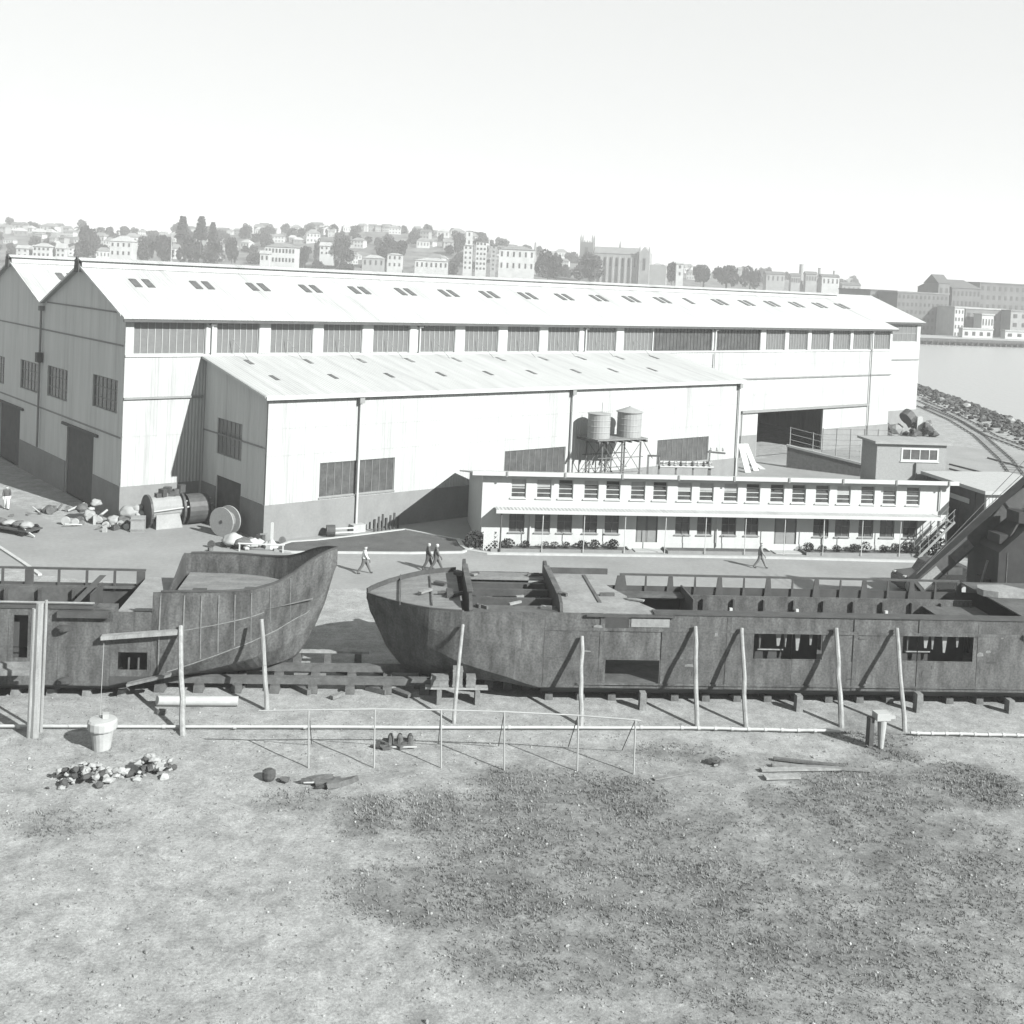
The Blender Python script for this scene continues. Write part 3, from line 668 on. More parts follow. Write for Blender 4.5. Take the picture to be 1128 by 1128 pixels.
for i, x in enumerate(bx):
    p = of(x, -.6); s = random.uniform(.75, 1.35)
    o = thing('shrub', 'small dark shrub ' + spots[i], 'shrub', (p[0], p[1], .18), random.random()*6, 'shrubs along the office front')
    o.scale = (s, s, s*random.uniform(.8, 1.15))
    link('foliage', SHRUB[i % 3], o)
    MB().tube((0, 0, 0), (0, 0, .25), .03, .02, 5).build('stem', 'bark', o)
for i, (x, y, s, lb) in enumerate(((-.4, -.2, 2.0, 'large dark shrub at the left corner of the office'), (32.6, -1.0, 2.6, 'large dark shrub under the stair at the right end of the office'))):
    p = of(x, y); o = thing('shrub', lb, 'shrub', (p[0], p[1], .06), i, 'shrubs along the office front'); o.scale = (s, s, s)
    link('foliage', SHRUB[i], o); MB().tube((0, 0, 0), (0, 0, .25), .03, .02, 5).build('stem', 'bark', o)

# ---------------------------------------------------------------- pale block behind the right end of the office
blk = thing('stair_block', 'square pale brick block with a wide framed window behind the right end of the office', 'building', (28.75, 86.2, 0), AO)
bwid, bh = 5.75, 7.05
bf = lambda a, d, z: (a, d, z)
wop = [(2.0, 5.1, 5.72, 6.75)]
wall(MB(), bf, 0, bwid, 0, bh, .2, wop).build('front_wall', 'brick_pale', blk)
window(blk, bf, 2.0, 5.1, 5.72, 6.75, 4, 1, .13, .06, -.04, 'dark_glass', 'white_paint', sill=True)
for q in ((.003, .2, .201, 2.6), (bwid - .2, bwid - .003, .201, 2.6), (.201, bwid - .201, 2.4, 2.597)): MB().box(*q, 0, bh).build('side_wall', 'brick_pale', blk)
MB().box(-.3, bwid + .3, -.3, 2.9, bh + .002, bh + .18).build('roof', 'concrete', blk)
MB().box(3.2, 3.3, -.2, -.01, 4.2, 5.6).build('pipe', 'trim_grey', blk)
# flat roofed store to the right of the office
C0 = gp(1087, 541, 5.0); C1 = gp(1046, 528, 5.0); yd = (C1 - C0); yl = yd.length
wing = thing('corner_store', 'flat-roofed store with a dark left side and a white front right of the office', 'shed', (C0.x, C0.y, 0), atan2(yd.y, yd.x) - pi/2)
MB().box(0.003, .2, .21, yl + 3, 0, 4.8).build('side_wall', 'door_dark', wing)  # left wall in shade, the shade put into its dark material
MB().box(0, 7, 0, .2, 0, 4.8).build('front_wall', 'white_sheet', wing)
MB().box(6.8, 6.997, .21, yl + 3, 0, 4.8).build('side_wall', 'white_sheet', wing)
MB().box(-.35, 7.3, -.35, yl + 3.3, 4.803, 5.05).build('roof', 'concrete_white', wing)
MB().box(-.06, -.003, yl - 2.6, yl + .2, 3.7, 4.05).build('name_rail', 'white_paint', wing)
for y in (1.2, 3.0): MB().box(-.05, -.003, y, y + .12, 0, 4.7).build('side_batten', 'trim_dark', wing)

# ---------------------------------------------------------------- water tanks on their stand
c1 = at(659, 484, 91.5); c2 = at(692.5, 481.5, 93.1); YT = (c1.y + c2.y)/2 - .2
DK = 5.75
stand = thing('tank_stand', 'steel lattice stand carrying two round water tanks behind the office', 'tower', ((c1.x + c2.x)/2, YT + .2, 0), atan2(c2.y - c1.y, c2.x - c1.x))
MB().box(-2.5, 2.6, -1.3, 1.3, DK - .1, DK).build('platform', 'timber_grey', stand)
for i in range(7): MB().box(-2.6 + i*.8, -2.45 + i*.8, -1.6, 1.6, DK - .28, DK - .11).build('joist', 'timber_dark', stand)
for x in (-1.9, 0.1, 2.0):
    for y in (-1.1, 1.1): MB().tube((x, y, 0), (x, y, DK - .29), .07, n=6).build('leg', 'steel_grey', stand)
for y in (-1.1, 1.1):
    for x0, x1 in ((-1.9, .1), (.1, 2.0)):
        for z0, z1 in ((.6, 3.0), (3.0, 5.4)):
            MB().tube((x0, y, z0), (x1, y, z1), .03, n=5).build('brace', 'steel_grey', stand); MB().tube((x0, y, z1), (x1, y, z0), .03, n=5).build('brace', 'steel_grey', stand)
    for z in (3.0, 4.2): MB().tube((-2.3, y, z), (2.3, y, z), .04, n=5).build('girt', 'steel_grey', stand)
MB().tube((2.3, -1.1, DK - .3), (3.3, -1.1, 4.0), .04, n=5).build('brace', 'steel_grey', stand)
def tank(label, c, r, h, cone):
    o = thing('water_tank', label, 'tank', (c.x, c.y, DK))
    b = MB(); prof = [(r, 0)]
    for i in range(1, 4): z = h*i/4; prof += [(r, z - .04), (r + .025, z), (r, z + .04)]
    prof += [(r, h)]
    b.lathe(prof, 24).build('barrel', 'tank_grey', o, smooth=False)
    if cone:
        MB().lathe([(r + .12, h), (r + .12, h + .05), (.15, h + .42), (.05, h + .5)], 24).build('conical_lid', 'tank_grey', o)
    else:
        MB().lathe([(r + .05, h + .001), (r + .05, h + .06), (r*.6, h + .12), (.05, h + .14)], 24).build('lid', 'tank_grey', o)
        MB().tube((.2, 0, h + .1), (.2, 0, h + .95), .025, n=5).build('vent_pipe', 'steel_grey', o)
tank('flat-topped pale round water tank, left of the two on the stand', c1, .93, 1.95, False)
tank('pale round water tank with a conical lid, right of the two on the stand', c2, 1.03, 2.05, True)

# pipe racks with insulators behind the office
rk = thing('pipe_rack', 'low steel rack of pipes and valves behind the office, right of the tanks', 'rack', (at(726, 512, 87).x, 87, 0), radians(10))
for x in (-.9, 0, 1.4, 2.8, 4.2): MB().beam((x, 0, 0), (x, 0, 4.75 + (.45 if x <= 0 else 0)), .12, .12).build('upright', 'steel_grey', rk)
MB().beam((-.95, 0, 5.15), (.05, 0, 5.15), .12, .14).build('crossbar', 'steel_dark', rk)
for z, y in ((4.35, -.2), (4.65, .2)): MB().tube((0, y, z), (4.4, y, z), .1, n=8).build('pipe', 'galv', rk)
for i in range(9): MB().lathe([(.1, 0), (.16, .1), (.06, .16), (.13, .24), (.03, .4)], 8, (.3 + i*.47, -.2, 4.42)).build('valve', 'steel_dark' if i % 2 else 'galv', rk)
MB().beam((4.1, 0, 0), (4.1, 0, 5.7), .12, .12).build('upright', 'steel_grey', rk)
MB().beam((3.9, 0, 5.55), (5.4, .0, 5.45), .1, .14).build('arm', 'steel_dark', rk)
for i in range(3): MB().lathe([(.05, 0), (.12, .08), (.05, .14), (.11, .2), (.03, .3)], 8, (4.2 + i*.5, 0, 5.62)).build('insulator', 'concrete_white', rk)

# long white boards leaning near the shed door
for i, (u0, v0, u1, v1, lb) in enumerate(((824, 521, 816, 489, 'left long white board leaning by the corner of the side shed'), (833, 519, 821, 489, 'middle long white board leaning by the side shed corner'), (840, 517, 831, 502, 'short white board lying right of the two leaning boards'))):
    a = gp(u0, v0); b = at(u1, v1, a.y + (2.2 if i < 2 else 2.5))
    if i == 2: b = Vector((a.x - .6, a.y + 2.6, .35))
    MB().beam(a + Vector((0, 0, .02)), b, .62, .08).build('white_board', 'white_paint', None, label=lb, category='board', group='boards by the side shed')
# loading ramp with kerb walls and wire fences
A, B, C_ = gp(866, 515), gp(940, 524), gp(905, 498)
rw = thing('ramp_wall', 'dark concrete ramp wall with a pale coping behind the office', 'wall', A, atan2(B.y - A.y, B.x - A.x))
LN = (B - A).length + 4
MB().prism([(0, 0, 0), (LN, 0, 0), (LN, 0, .75), (0, 0, 2.2)], (0, .4, 0)).build('wall_face', 'timber_dark', rw)
m_ = MB(); m_.hexa([(-.1, -.1, 2.2), (LN, -.1, .75), (LN, .5, .75), (-.1, .5, 2.2), (-.1, -.1, 2.42), (LN, -.1, .97), (LN, .5, .97), (-.1, .5, 2.42)]); m_.build('coping', 'concrete', rw)
for i in range(4):
    x = .2 + i*2.4; z = 2.4 - 1.45*x/LN; MB().tube((x, .2, z), (x, .2, z + 1.9), .04, n=5).build('fence_post', 'galv', rw)
m_ = MB()
for q in (.6, 1.2, 1.85): m_.tube((.2, .2, 2.37 + q), (7.4, .2, 1.3 + q), .018, n=4)
m_.build('fence_wire', 'galv', rw)
yf = thing('wire_fence', 'tall wire mesh fence before the base of the great shed beside its doorway', 'fence', gp(905, 505), radians(12))
for i in range(6): MB().tube((i*1.7, 0, 0), (i*1.7, 0, 3.4), .05, n=5).build('post', 'steel_grey', yf)
m_ = MB()
for i in range(6): m_.tube((0, 0, .3 + i*.6), (8.5, 0, .3 + i*.6), .02, n=4)
m_.build('wires', 'steel_grey', yf)

# ================================================================== hulls on the slip
AH = radians(5.5); HO = Vector((10, 48.7, 0)); HX = Vector((cos(AH), sin(AH), 0)); HY = Vector((-sin(AH), cos(AH), 0))
def hl(x, y, z=0): return HO + HX*x + HY*y + Vector((0, 0, z))
def to_hl(p): d = p - HO; return Vector((d.dot(HX), d.dot(HY), p.z))
def solid(o, t):
    m = o.modifiers.new('thickness', 'SOLIDIFY'); m.thickness = t; m.offset = 0; return o
def loft(stations, sub=5, side=(1, 1)):
    """stations: x, half breadth/height of sheer, of chine, keel height -> shell rows (smoothly subdivided)"""
    rows = []
    for j, (a, b) in enumerate(zip(stations, stations[1:])):
        p0 = stations[max(0, j - 1)]; p3 = stations[min(len(stations) - 1, j + 2)]
        for i in range(sub):
            t = i/sub; row = []
            for k in range(6):                                            # Catmull-Rom along the length, plain in x
                if k == 0: row.append(a[0] + (b[0] - a[0])*t); continue
                m0 = (b[k] - p0[k])/2; m1 = (p3[k] - a[k])/2
                row.append((2*t**3 - 3*t*t + 1)*a[k] + (t**3 - 2*t*t + t)*m0 + (-2*t**3 + 3*t*t)*b[k] + (t**3 - t*t)*m1)
            rows.append(row)
    rows.append(list(stations[-1]))
    mb = MB(); n = 0
    for (x, hs, zs, hc, zc, zk) in rows:
        mid = ((hs + hc)/2 + (.0 if hs - hc < .03 else .03*(zs - zc)), (zs + zc)/2)
        half = [(hs, zs), mid, (hc, zc), (hc*.86, zc - (zc - zk)*.45), (hc*.5, zk + (zc - zk)*.12), (.0, zk)]
        sec = [(3.3 - y, z) for y, z in half] + [(3.3 + y, z) for y, z in half[-2::-1]]
        n = len(sec)
        for y, z in sec: mb.v.append((x, y, z))
    for r in range(len(rows) - 1):
        for i in range(n - 1): mb.f.append((r*n + i, r*n + i + 1, (r+1)*n + i + 1, (r+1)*n + i))
    return mb, rows
hside = lambda a, d, z: (a, d, z)

# ---------------- hull with the low rounded bow (centre to right of the picture)
h2 = thing('barge_hull', 'long dark steel barge hull with a low rounded bow and an open hold', 'hull', HO, AH)
G2 = 4.05
st2 = [(-8.0, 3.3, G2, 3.3, .78, .32), (-9.5, 3.3, G2, 3.25, 1.2, .32), (-11.6, 3.26, 4.02, 3.05, 1.75, .32), (-13, 2.85, 3.98, 2.45, 2.25, .34), (-14, 2.15, 3.94, 1.6, 2.65, .5), (-14.8, 1.4, 3.9, .85, 2.95, 1.4), (-15.3, .8, 3.86, .42, 3.2, 2.4), (-15.6, .38, 3.83, .2, 3.45, 3.0), (-15.78, .08, 3.8, .04, 3.7, 3.6)]
mb, rows2 = loft(st2, 6); o = mb.build('bow_shell', 'hull_paint', h2); solid(o, .05)
PANELS2 = [-8.0, -5.45, -2.7, .2, 3.1, 6.0, 8.9, 11.8, 14.7, 17.6, 20.5, 24.0]
O2 = [(-5.25, -2.85, .86, 2.02), (1.35, 4.5, 2.15, 3.34), (8.2, 11.5, 2.15, 3.34), (-5.35, -4.3, 3.38, 3.98)]
for i, (a, b) in enumerate(zip(PANELS2, PANELS2[1:])):                # shell plates, each strake its own plate
    for z0, z1 in ((.78, 2.08), (2.085, 3.36), (3.365, G2)):
        ops = []
        for q in O2:
            qa, qb, qc, qd = max(q[0], a), min(q[1], b), max(q[2], z0), min(q[3], z1)
            if qb - qa > .05 and qd - qc > .05: ops.append((qa, qb, qc, qd))
        dj = random.uniform(-.02, .02)
        wall(MB(), lambda x, d, z, dj=dj: (x, d + dj, z), a + .012, b, z0, z1, .06, ops).build('shell_plate', random.choice(('hull_paint', 'hull_paint', 'hull_paint_b')), h2)
bl = MB(); bl.add([(-8, .03, .77), (24, .03, .77), (24, .75, .32), (-8, .75, .32), (-8, 5.85, .32), (24, 5.85, .32), (24, 6.57, .77), (-8, 6.57, .77), (24, 6.57, 3.5), (-8, 6.57, 3.5)],
       [(0, 1, 2, 3), (3, 2, 5, 4), (4, 5, 6, 7), (7, 6, 8, 9)])
solid(bl.build('bottom_shell', 'hull_under', h2), .05)
MB().box(-6.5, 23.9, -.08, -.012, .93, 1.0).build('rubbing_strake', 'hull_paint', h2)
MB().box(-3.2, 24, -.07, .5, G2 + .004, G2 + .08).build('gunwale', 'hull_dark', h2)
MB().add([(24, .02, .8), (24, 6.58, .8), (24, 6.58, G2), (24, .02, G2)], [(0, 1, 2, 3)]).build('stern_plate', 'hull_paint', h2)
MB().box(-8, 24, .1, 6.5, .9, 1.0).build('hold_floor', 'hull_inside', h2)
# fore deck plates
dk = MB(); pts = [(r[0], 3.3 - r[1] + .02, r[2] + .005) for r in rows2 if r[0] < -11.25]; pf = [(r[0], 3.3 + r[1] - .02, r[2] + .005) for r in rows2 if r[0] < -11.25]
for i in range(len(pts) - 1): dk.add([pts[i], pts[i+1], pf[i+1], pf[i]], [(0, 1, 2, 3)])
fd = dk.build('fore_deck', 'deck_plate', h2)
for x in (-14.3, -12.9): MB().box(x, x + .05, .9, 5.7, 3.99, 4.06).build('deck_seam', 'hull_inside', fd)
MB().box(-12.2, -11.9, 2.0, 3.0, 4.02, 4.2).build('bitts', 'hull_dark', fd); MB().tube((-12.6, 2.5, 4.12), (-11.5, 2.5, 4.12), .07).build('bitts_bar', 'hull_dark', fd)
gr = MB()                                                            # gunwale bar along the bow
for i in range(len(pts) - 1): gr.beam(Vector(pts[i]) + V(0, -.01, .03), Vector(pts[i+1]) + V(0, -.01, .03), .08, .07)
gr.build('bow_bar', 'hull_dark', h2); gr = MB()
for i in range(len(pts) - 1): gr.beam(Vector(pf[i]) + V(0, .01, .1), Vector(pf[i+1]) + V(0, .01, .1), .08, .22)
gr.build('bow_bar', 'hull_dark', h2)
rd_ = random.Random(14)
for i in range(16):                                                  # gear and offcuts lying about the decks
    x = rd_.uniform(-13.5, -3.5); y = rd_.uniform(1.6, 5.2)
    if -11.6 < x < -7.0: y = rd_.choice((.55, 5.9))
    MB().obox((x, y, G2 + .07), rd_.uniform(.15, .8), rd_.uniform(.08, .3), rd_.uniform(.06, .2), rd_.uniform(-1, 1)).build('deck_gear', rd_.choice(('hull_dark', 'hull_inside', 'deck_pale', 'rust')), h2)
for i in range(10):
    x = rd_.uniform(-11, -7.6); MB().obox((x, rd_.uniform(1.3, 5), rd_.uniform(3.4, 4.05)), rd_.uniform(.3, 1.3), .12, .1, rd_.uniform(-.7, .7)).build('loose_bar', rd_.choice(('deck_pale', 'seam_chalk', 'hull_dark')), h2)
# standing transverse plates (hatch ends) with curved horn at the far side
for x in (-11.3, -7.35):
    b = MB(); b.prism([(x, .05, 3.0), (x, 6.55, 3.0), (x, 6.5, 4.62), (x, 6.2, 4.75), (x, 5.6, 4.62), (x, .9, 4.58), (x, .25, 4.4), (x, .05, 4.1)], (.14, 0, 0))
    b = b.build('transverse_plate', 'hull_dark', h2)
    MB().box(x - .06, x + .2, .95, 5.6, 4.63, 4.67).build('flange', 'hull_paint', b)
# between: side decks, beams
MB().box(-11.15, -7.4, .06, 1.0, G2 - .06, G2).build('side_deck', 'hull_inside', h2); MB().box(-11.15, -7.4, 5.3, 6.5, G2 - .06, G2).build('side_deck', 'deck_plate', h2)
for y in (2.2, 3.6, 4.7): MB().box(-11.15, -7.4, y, y + .22, 3.7, 4.0).build('hatch_beam', 'hull_dark', h2)
for i in range(4): MB().box(-10.9 + i*.95, -10.75 + i*.95, 1.01, 5.29, 3.5, 3.66).build('deck_beam', 'hull_dark', h2)
MB().box(-11.15, -7.4, 1.02, 2.9, 3.1, 3.15).build('tween_deck', 'deck_pale', h2)
# pale deck with slanted after edge
d = MB(); d.prism([(-7.2, .08, G2 - .06), (-2.6, .08, G2 - .06), (-3.4, 1.6, G2 - .06), (-4.4, 4.2, G2 - .06), (-4.9, 6.5, G2 - .06), (-7.2, 6.5, G2 - .06)], (0, 0, .065)); d.build('deck_plate', 'deck_pale', h2)
MB().box(-5.4, -5.25, 1.6, 6.2, G2 + .008, G2 + .05).build('deck_seam', 'hull_inside', h2)
MB().box(-7.2, -4.1, 6.45, 6.58, G2 + .01, G2 + .28).build('bulwark', 'hull_dark', h2)
MB().box(-4.2, -2.5, -.05, -.012, 3.5, 3.86).build('pale_panel', 'deck_pale', h2)
MB().box(-6.2, -2.3, -.15, -.075, G2 - .1, G2 + .0).build('ledge', 'hull_dark', h2)
# open far side: rail, frames
rl = MB(); rl.box(-3.45, 14.15, 6.5, 6.62, G2 - .03, G2 + .06); rail2 = rl.build('far_rail', 'steel_dark', h2)
x = -3.4; i = 0
while x < 14.2:
    w_ = (.30 if i % 2 == 0 else .1)
    if i == 0: w_ = .55
    MB().hexa([(x - w_*.7, 6.44, 3.0), (x + w_*.7, 6.44, 3.0), (x + w_*.7, 6.5, 3.0), (x - w_*.7, 6.5, 3.0), (x - w_*.35, 6.44, G2 - .03), (x + w_*.35, 6.44, G2 - .03), (x + w_*.35, 6.5, G2 - .03), (x - w_*.35, 6.5, G2 - .03)]).build('frame', 'hull_dark', rail2)
    x += 1.25; i += 1
MB().box(-.3, 14.0, 4.9, 4.98, .95, 3.55).build('inner_bulkhead', 'hull_paint_b', h2)
for i in range(10): MB().box(.3 + i*1.5, .38 + i*1.5, 4.7, 4.899, .95, 3.4).build('stiffener', 'hull_dark', h2)
for x in (-.0,): MB().box(-.38, -.302, 4.0, 6.5, .95, 3.6).build('bulkhead_end', 'hull_dark', h2)
MB().box(-4.4, -.4, 5.5, 6.49, 3.2, 3.26).build('stringer', 'hull_inside', h2); MB().box(-4.0, -.4, 3.9, 4.9, 2.7, 2.76).build('stringer', 'hull_inside', h2)
for x in (1.6, 4.9, 9.4): MB().box(x, x + .14, 4.55, 4.66, 2.7, 3.05).build('white_marker', 'white_paint', h2)
MB().box(.4, 13.9, .9, 1.0, 3.2, 3.72).build('near_coaming', 'hull_inside', h2)
rs_ = random.Random(9)
for i in range(26):                                                  # chalk, scale and primer patches on the plating
    x, z = rs_.uniform(-6.5, 15), rs_.uniform(1.1, 3.6); w_, h_ = rs_.uniform(.08, .5), rs_.uniform(.05, .22)
    if any(q[0] - w_ < x < q[1] + .1 and q[2] - h_ < z < q[3] + .1 for q in O2): continue
    MB().prism([(x, -.034, z), (x + w_, -.034, z + rs_.uniform(-.04, .04)), (x + w_*.9, -.034, z + h_), (x + w_*.4, -.034, z + h_*1.2), (x + .02, -.034, z + h_*.8)], (0, .006, 0)).build('primer_patch', rs_.choice(('seam_chalk', 'hull_inside', 'hull_under', 'hull_inside')), h2)
for x in [q for q in PANELS2[1:-1] if q not in (3.1, 8.9)]: MB().box(x - .1, x + .1, -.03, -.021, .8, G2 - .05).build('butt_strap', 'hull_paint_b', h2)
for z in (2.08, 3.36): MB().box(-8, 23.9, -.035, -.022, z - .07, z + .07).build('strake_lap', 'hull_paint', h2) if z > 3 else None
# framing seen through the openings
for q in O2[1:3]:
    for i, (dx, w_, z0, m_) in enumerate(((.3, .1, 2.5, 'hull_inside'), (1.05, .22, 2.65, 'deck_pale'), (1.45, .12, 2.6, 'seam_chalk'), (1.95, .2, 2.45, 'deck_pale'), (2.6, .14, 2.7, 'seam_chalk'))):
        x = q[0] + dx; MB().prism([(x, .3, 3.6), (x + w_*1.6, .3, 3.6), (x + w_, .3, z0), (x + w_*.5, .3, z0)], (0, .05, 0)).build('hanging_bracket', m_, h2)
    MB().box(q[0] + .3, q[0] + 1.5, .4, .44, 2.42, 2.47).build('stringer', 'deck_pale', h2)
    MB().box(q[0] - .3, q[1] + .3, 1.4, 1.46, 1.01, 3.4).build('dark_backing', 'hull_under', h2)  # dark sheet backing the ragged openings
MB().box(11.4, 14.15, .55, 4.85, 3.2, 3.26).build('tween_deck', 'hull_inside', h2)
# after deck with a pale curled plate
MB().box(14.2, 24, .1, 6.5, G2 - .06, G2 - .0).build('after_deck', 'hull_inside', h2)
cp = MB(); cp.prism([(13.9, 4.3, G2 + .02), (14.0, 3.9, G2 + .02), (14.6, 3.6, G2 + .02), (19, 3.5, G2 + .02), (19, 4.0, G2 + .02), (16.2, 4.3, G2 + .02), (15.6, 5.0, G2 + .02), (14.2, 4.9, G2 + .02)], (0, 0, .3)); cp.build('loose_plate', 'deck_pale', None, HO, AH, label='pale curled plate lying on the after deck of the long hull', category='plate')

# ---------------- hull with the high flared bow (left of the picture)
h1 = thing('flared_hull', 'dark steel hull with a high flared bow pointing right, chalk-marked plating', 'hull', HO, AH)
G1 = 3.85
st1 = [(-24.6, 3.3, 4.62, 3.28, 1.03, .42), (-23.3, 3.3, 4.66, 3.16, 1.4, .42), (-21.9, 3.2, 4.66, 2.9, 1.85, .43), (-20.6, 2.85, 4.68, 2.4, 2.25, .48), (-19.6, 2.25, 4.84, 1.65, 2.55, .6), (-18.9, 1.65, 5.15, 1.0, 2.85, .85), (-18.3, 1.1, 5.5, .5, 3.1, 1.8), (-17.7, .52, 5.75, .2, 4.0, 3.3), (-17.2, .08, 5.85, .05, 5.2, 5.1)]
mb, rows1 = loft(st1, 4); solid(mb.build('bow_shell', 'hull_paint', h1), .05)
# frames and plate laps as chalky lines down the near side of the bow
for i, x in enumerate([-24.2, -23.4, -22.65, -21.9, -21.2, -20.5, -19.8, -19.15]):
    r = min(rows1, key=lambda r: abs(r[0] - x)); y1_, y2_ = 3.3 - r[1], 3.3 - r[3]
    ym = 3.3 - ((r[1] + r[3])/2 + .03*(r[2] - r[4])); zm = (r[2] + r[4])/2
    m_ = MB(); m_.beam((r[0], y1_ - .045, r[2] - .15), (r[0], ym - .05, zm), .05, .03); m_.beam((r[0], ym - .05, zm), (r[0], y2_ - .045, r[4] + .1), .05, .03)
    m_.build('plate_seam', 'seam_chalk', h1)
for fr in (.0, .5):
    m_ = MB(); prev = None
    for r in rows1:
        if r[0] < -24.0 or r[0] > (-19.9 if fr else -18.2): continue
        if fr: p = Vector((r[0], 3.3 - ((r[1] + r[3])/2 + .03*(r[2] - r[4])) - .04, (r[2] + r[4])/2))
        else: p = Vector((r[0], 3.3 - r[3] - .04, r[4] + .03))
        if prev is not None: m_.beam(prev, p, .03, .035)
        prev = p
    m_.build('plate_seam', 'seam_chalk', h1)
# deck inside the bulwark
pts = [(r[0], 3.3 - r[1] + .1, 3.72) for r in rows1 if -24.59 < r[0] < -18]; pf = [(r[0], 3.3 + r[1] - .1, 3.72) for r in rows1 if -24.59 < r[0] < -18]
dk = MB()
for i in range(len(pts) - 1): dk.add([pts[i], pts[i+1], pf[i+1], pf[i]], [(0, 1, 2, 3)])
dk.build('fore_deck', 'deck_plate', h1)
b = MB(); b.prism([(-24.6, .05, 3.0), (-24.6, 6.55, 3.0), (-24.6, 6.55, 4.64), (-24.6, 6.1, 4.6), (-24.6, 3.4, 3.78), (-24.6, .05, 3.74)], (.1, 0, 0)); b.build('transverse_plate', 'hull_dark', h1)
br = MB(); bp_ = [(r[0], 3.3 - r[1], r[2]) for r in rows1 if r[0] > -24.59]; bq_ = [(r[0], 3.3 + r[1], r[2]) for r in rows1 if r[0] > -24.59]
for P_ in (bp_, bq_):
    for a_, b_ in zip(P_, P_[1:]): br.beam(Vector(a_) + V(0, 0, .03), Vector(b_) + V(0, 0, .03), .12, .06)
br.build('bulwark_rail', 'hull_dark', h1)
MB().box(-23.5, -22.9, 2.2, 3.1, 3.73, 3.95).build('deck_fitting', 'hull_dark', h1); MB().box(-21.3, -20.6, 2.6, 3.6, 3.73, 3.9).build('deck_fitting', 'hull_dark', h1)
MB().box(-24.3, -20, 1.6, 1.75, 3.73, 3.82).build('deck_stiffener', 'hull_dark', h1)
# near side plating abaft the bow
O1 = [(-30.2, -29.62, 1.75, 3.55), (-25.95, -24.75, 1.3, 2.05)]
for a, b in ((-37, -33.5), (-33.49, -30.4), (-30.39, -28.4), (-28.39, -26.28), (-26.27, -24.61)):
    for z0, z1 in ((.62 if b < -26 else 1.03, 2.2), (2.205, G1 if b < -26 else 3.75)):
        ops = []
        for q in O1:
            qa, qb, qc, qd = max(q[0], a), min(q[1], b), max(q[2], z0), min(q[3], z1)
            if qb - qa > .05 and qd - qc > .05: ops.append((qa, qb, qc, qd))
        wall(MB(), hside, a, b, z0, z1, .06, ops).build('shell_plate', 'hull_paint', h1)
g_ = MB(); g_.add([(-26.27, .0, .64), (-24.61, .03, 1.03), (-26.27, .0, 1.03)], [(0, 1, 2)]); g_.add([(-26.3, .03, .62), (-24.6, .03, 1.02), (-24.6, .9, .6), (-26.3, .6, .3), (-24.6, 3.3, .42), (-26.3, 3.3, .3), (-24.6, 5.7, .6), (-26.3, 6.0, .3), (-24.6, 6.57, 1.02), (-26.3, 6.57, .62), (-24.6, 6.57, 3.5), (-26.3, 6.57, 3.1)], [(0, 1, 2, 3), (3, 2, 4, 5), (5, 4, 6, 7), (7, 6, 8, 9), (9, 8, 10, 11)])
solid(g_.build('bottom_shell', 'hull_under', h1), .04)
MB().box(-30.6, -29.2, .5, .56, .95, 3.8).build('dark_backing', 'hull_under', h1); MB().box(-26.1, -24.62, 1.2, 1.26, .95, 3.4).build('dark_backing', 'hull_under', h1)  # added dark sheets; the shade inside the openings is put into their colour
for x in (-25.6, -25.2): MB().box(x, x + .06, .3, .4, 1.1, 1.7).build('web_frame', 'hull_inside', h1)
bl = MB(); bl.add([(-37, .03, .62), (-26.3, .03, .62), (-26.3, .6, .3), (-37, .6, .3), (-37, 6, .3), (-26.3, 6, .3), (-26.3, 6.57, .62), (-37, 6.57, .62), (-26.3, 6.57, 3.1), (-37, 6.57, 3.1)], [(0, 1, 2, 3), (3, 2, 5, 4), (4, 5, 6, 7), (7, 6, 8, 9)])
solid(bl.build('bottom_shell', 'hull_under', h1), .05)
MB().box(-37, -26, .1, 6.5, .8, .9).build('hold_floor', 'hull_under', h1)
MB().box(-37, -27.0, -.06, .55, G1 + .004, G1 + .09).build('gunwale', 'hull_dark', h1)
MB().tube((-37, .1, G1 + .22), (-27.0, .1, G1 + .22), .045).build('near_rail', 'deck_pale', h1)
MB().box(-28.4, -26.35, -.28, -.012, 3.55, 3.8).build('ledge', 'hull_dark', h1)
MB().box(-27.0, -26.2, .0, .9, 3.3, 3.84).build('corner_box', 'hull_paint', h1)
MB().box(-26.25, -24.7, 1.0, 6.3, 3.42, 3.5).build('deck_plate', 'deck_pale', h1)
MB().box(-37, -27.9, 4.9, 4.98, .9, 3.35).build('inner_bulkhead', 'hull_inside', h1)
MB().box(-27.96, -27.88, 3.0, 4.9, .9, 3.6).build('bulkhead_end', 'hull_dark', h1)
for i in range(6): MB().box(-29.2 - i*1.5, -29.1 - i*1.5, 4.65, 4.899, .9, 3.3).build('stiffener', 'hull_dark', h1)
MB().prism([(-28.9, 2.2, 3.0), (-28.6, 2.2, 3.0), (-27.7, 4.6, 4.0), (-28.0, 4.6, 4.0)], (0, .1, 0)).build('knee', 'hull_dark', h1)
r1 = MB().box(-37, -26.35, 6.5, 6.62, 3.72, 3.81).build('far_rail', 'steel_dark', h1)
for i in range(8):
    x = -26.45 - i*1.28; w_ = .3 if i in (0, 4) else .09
    MB().box(x - w_, x + w_*.3, 6.44, 6.5, 2.8, 3.72).build('frame', 'hull_dark', r1)
MB().box(-37, -26.4, 6.35, 6.48, 2.9, 3.0).build('stringer', 'hull_inside', r1)
for i, (x, z) in enumerate(((-28.15, 2.95), (-28.0, .75))): MB().lathe([(.0, 0), (.28, .05), (.3, .18), (.05, .25)], 10, (x, -.12, z)).build('hanging_fender', 'hull_under', h1)

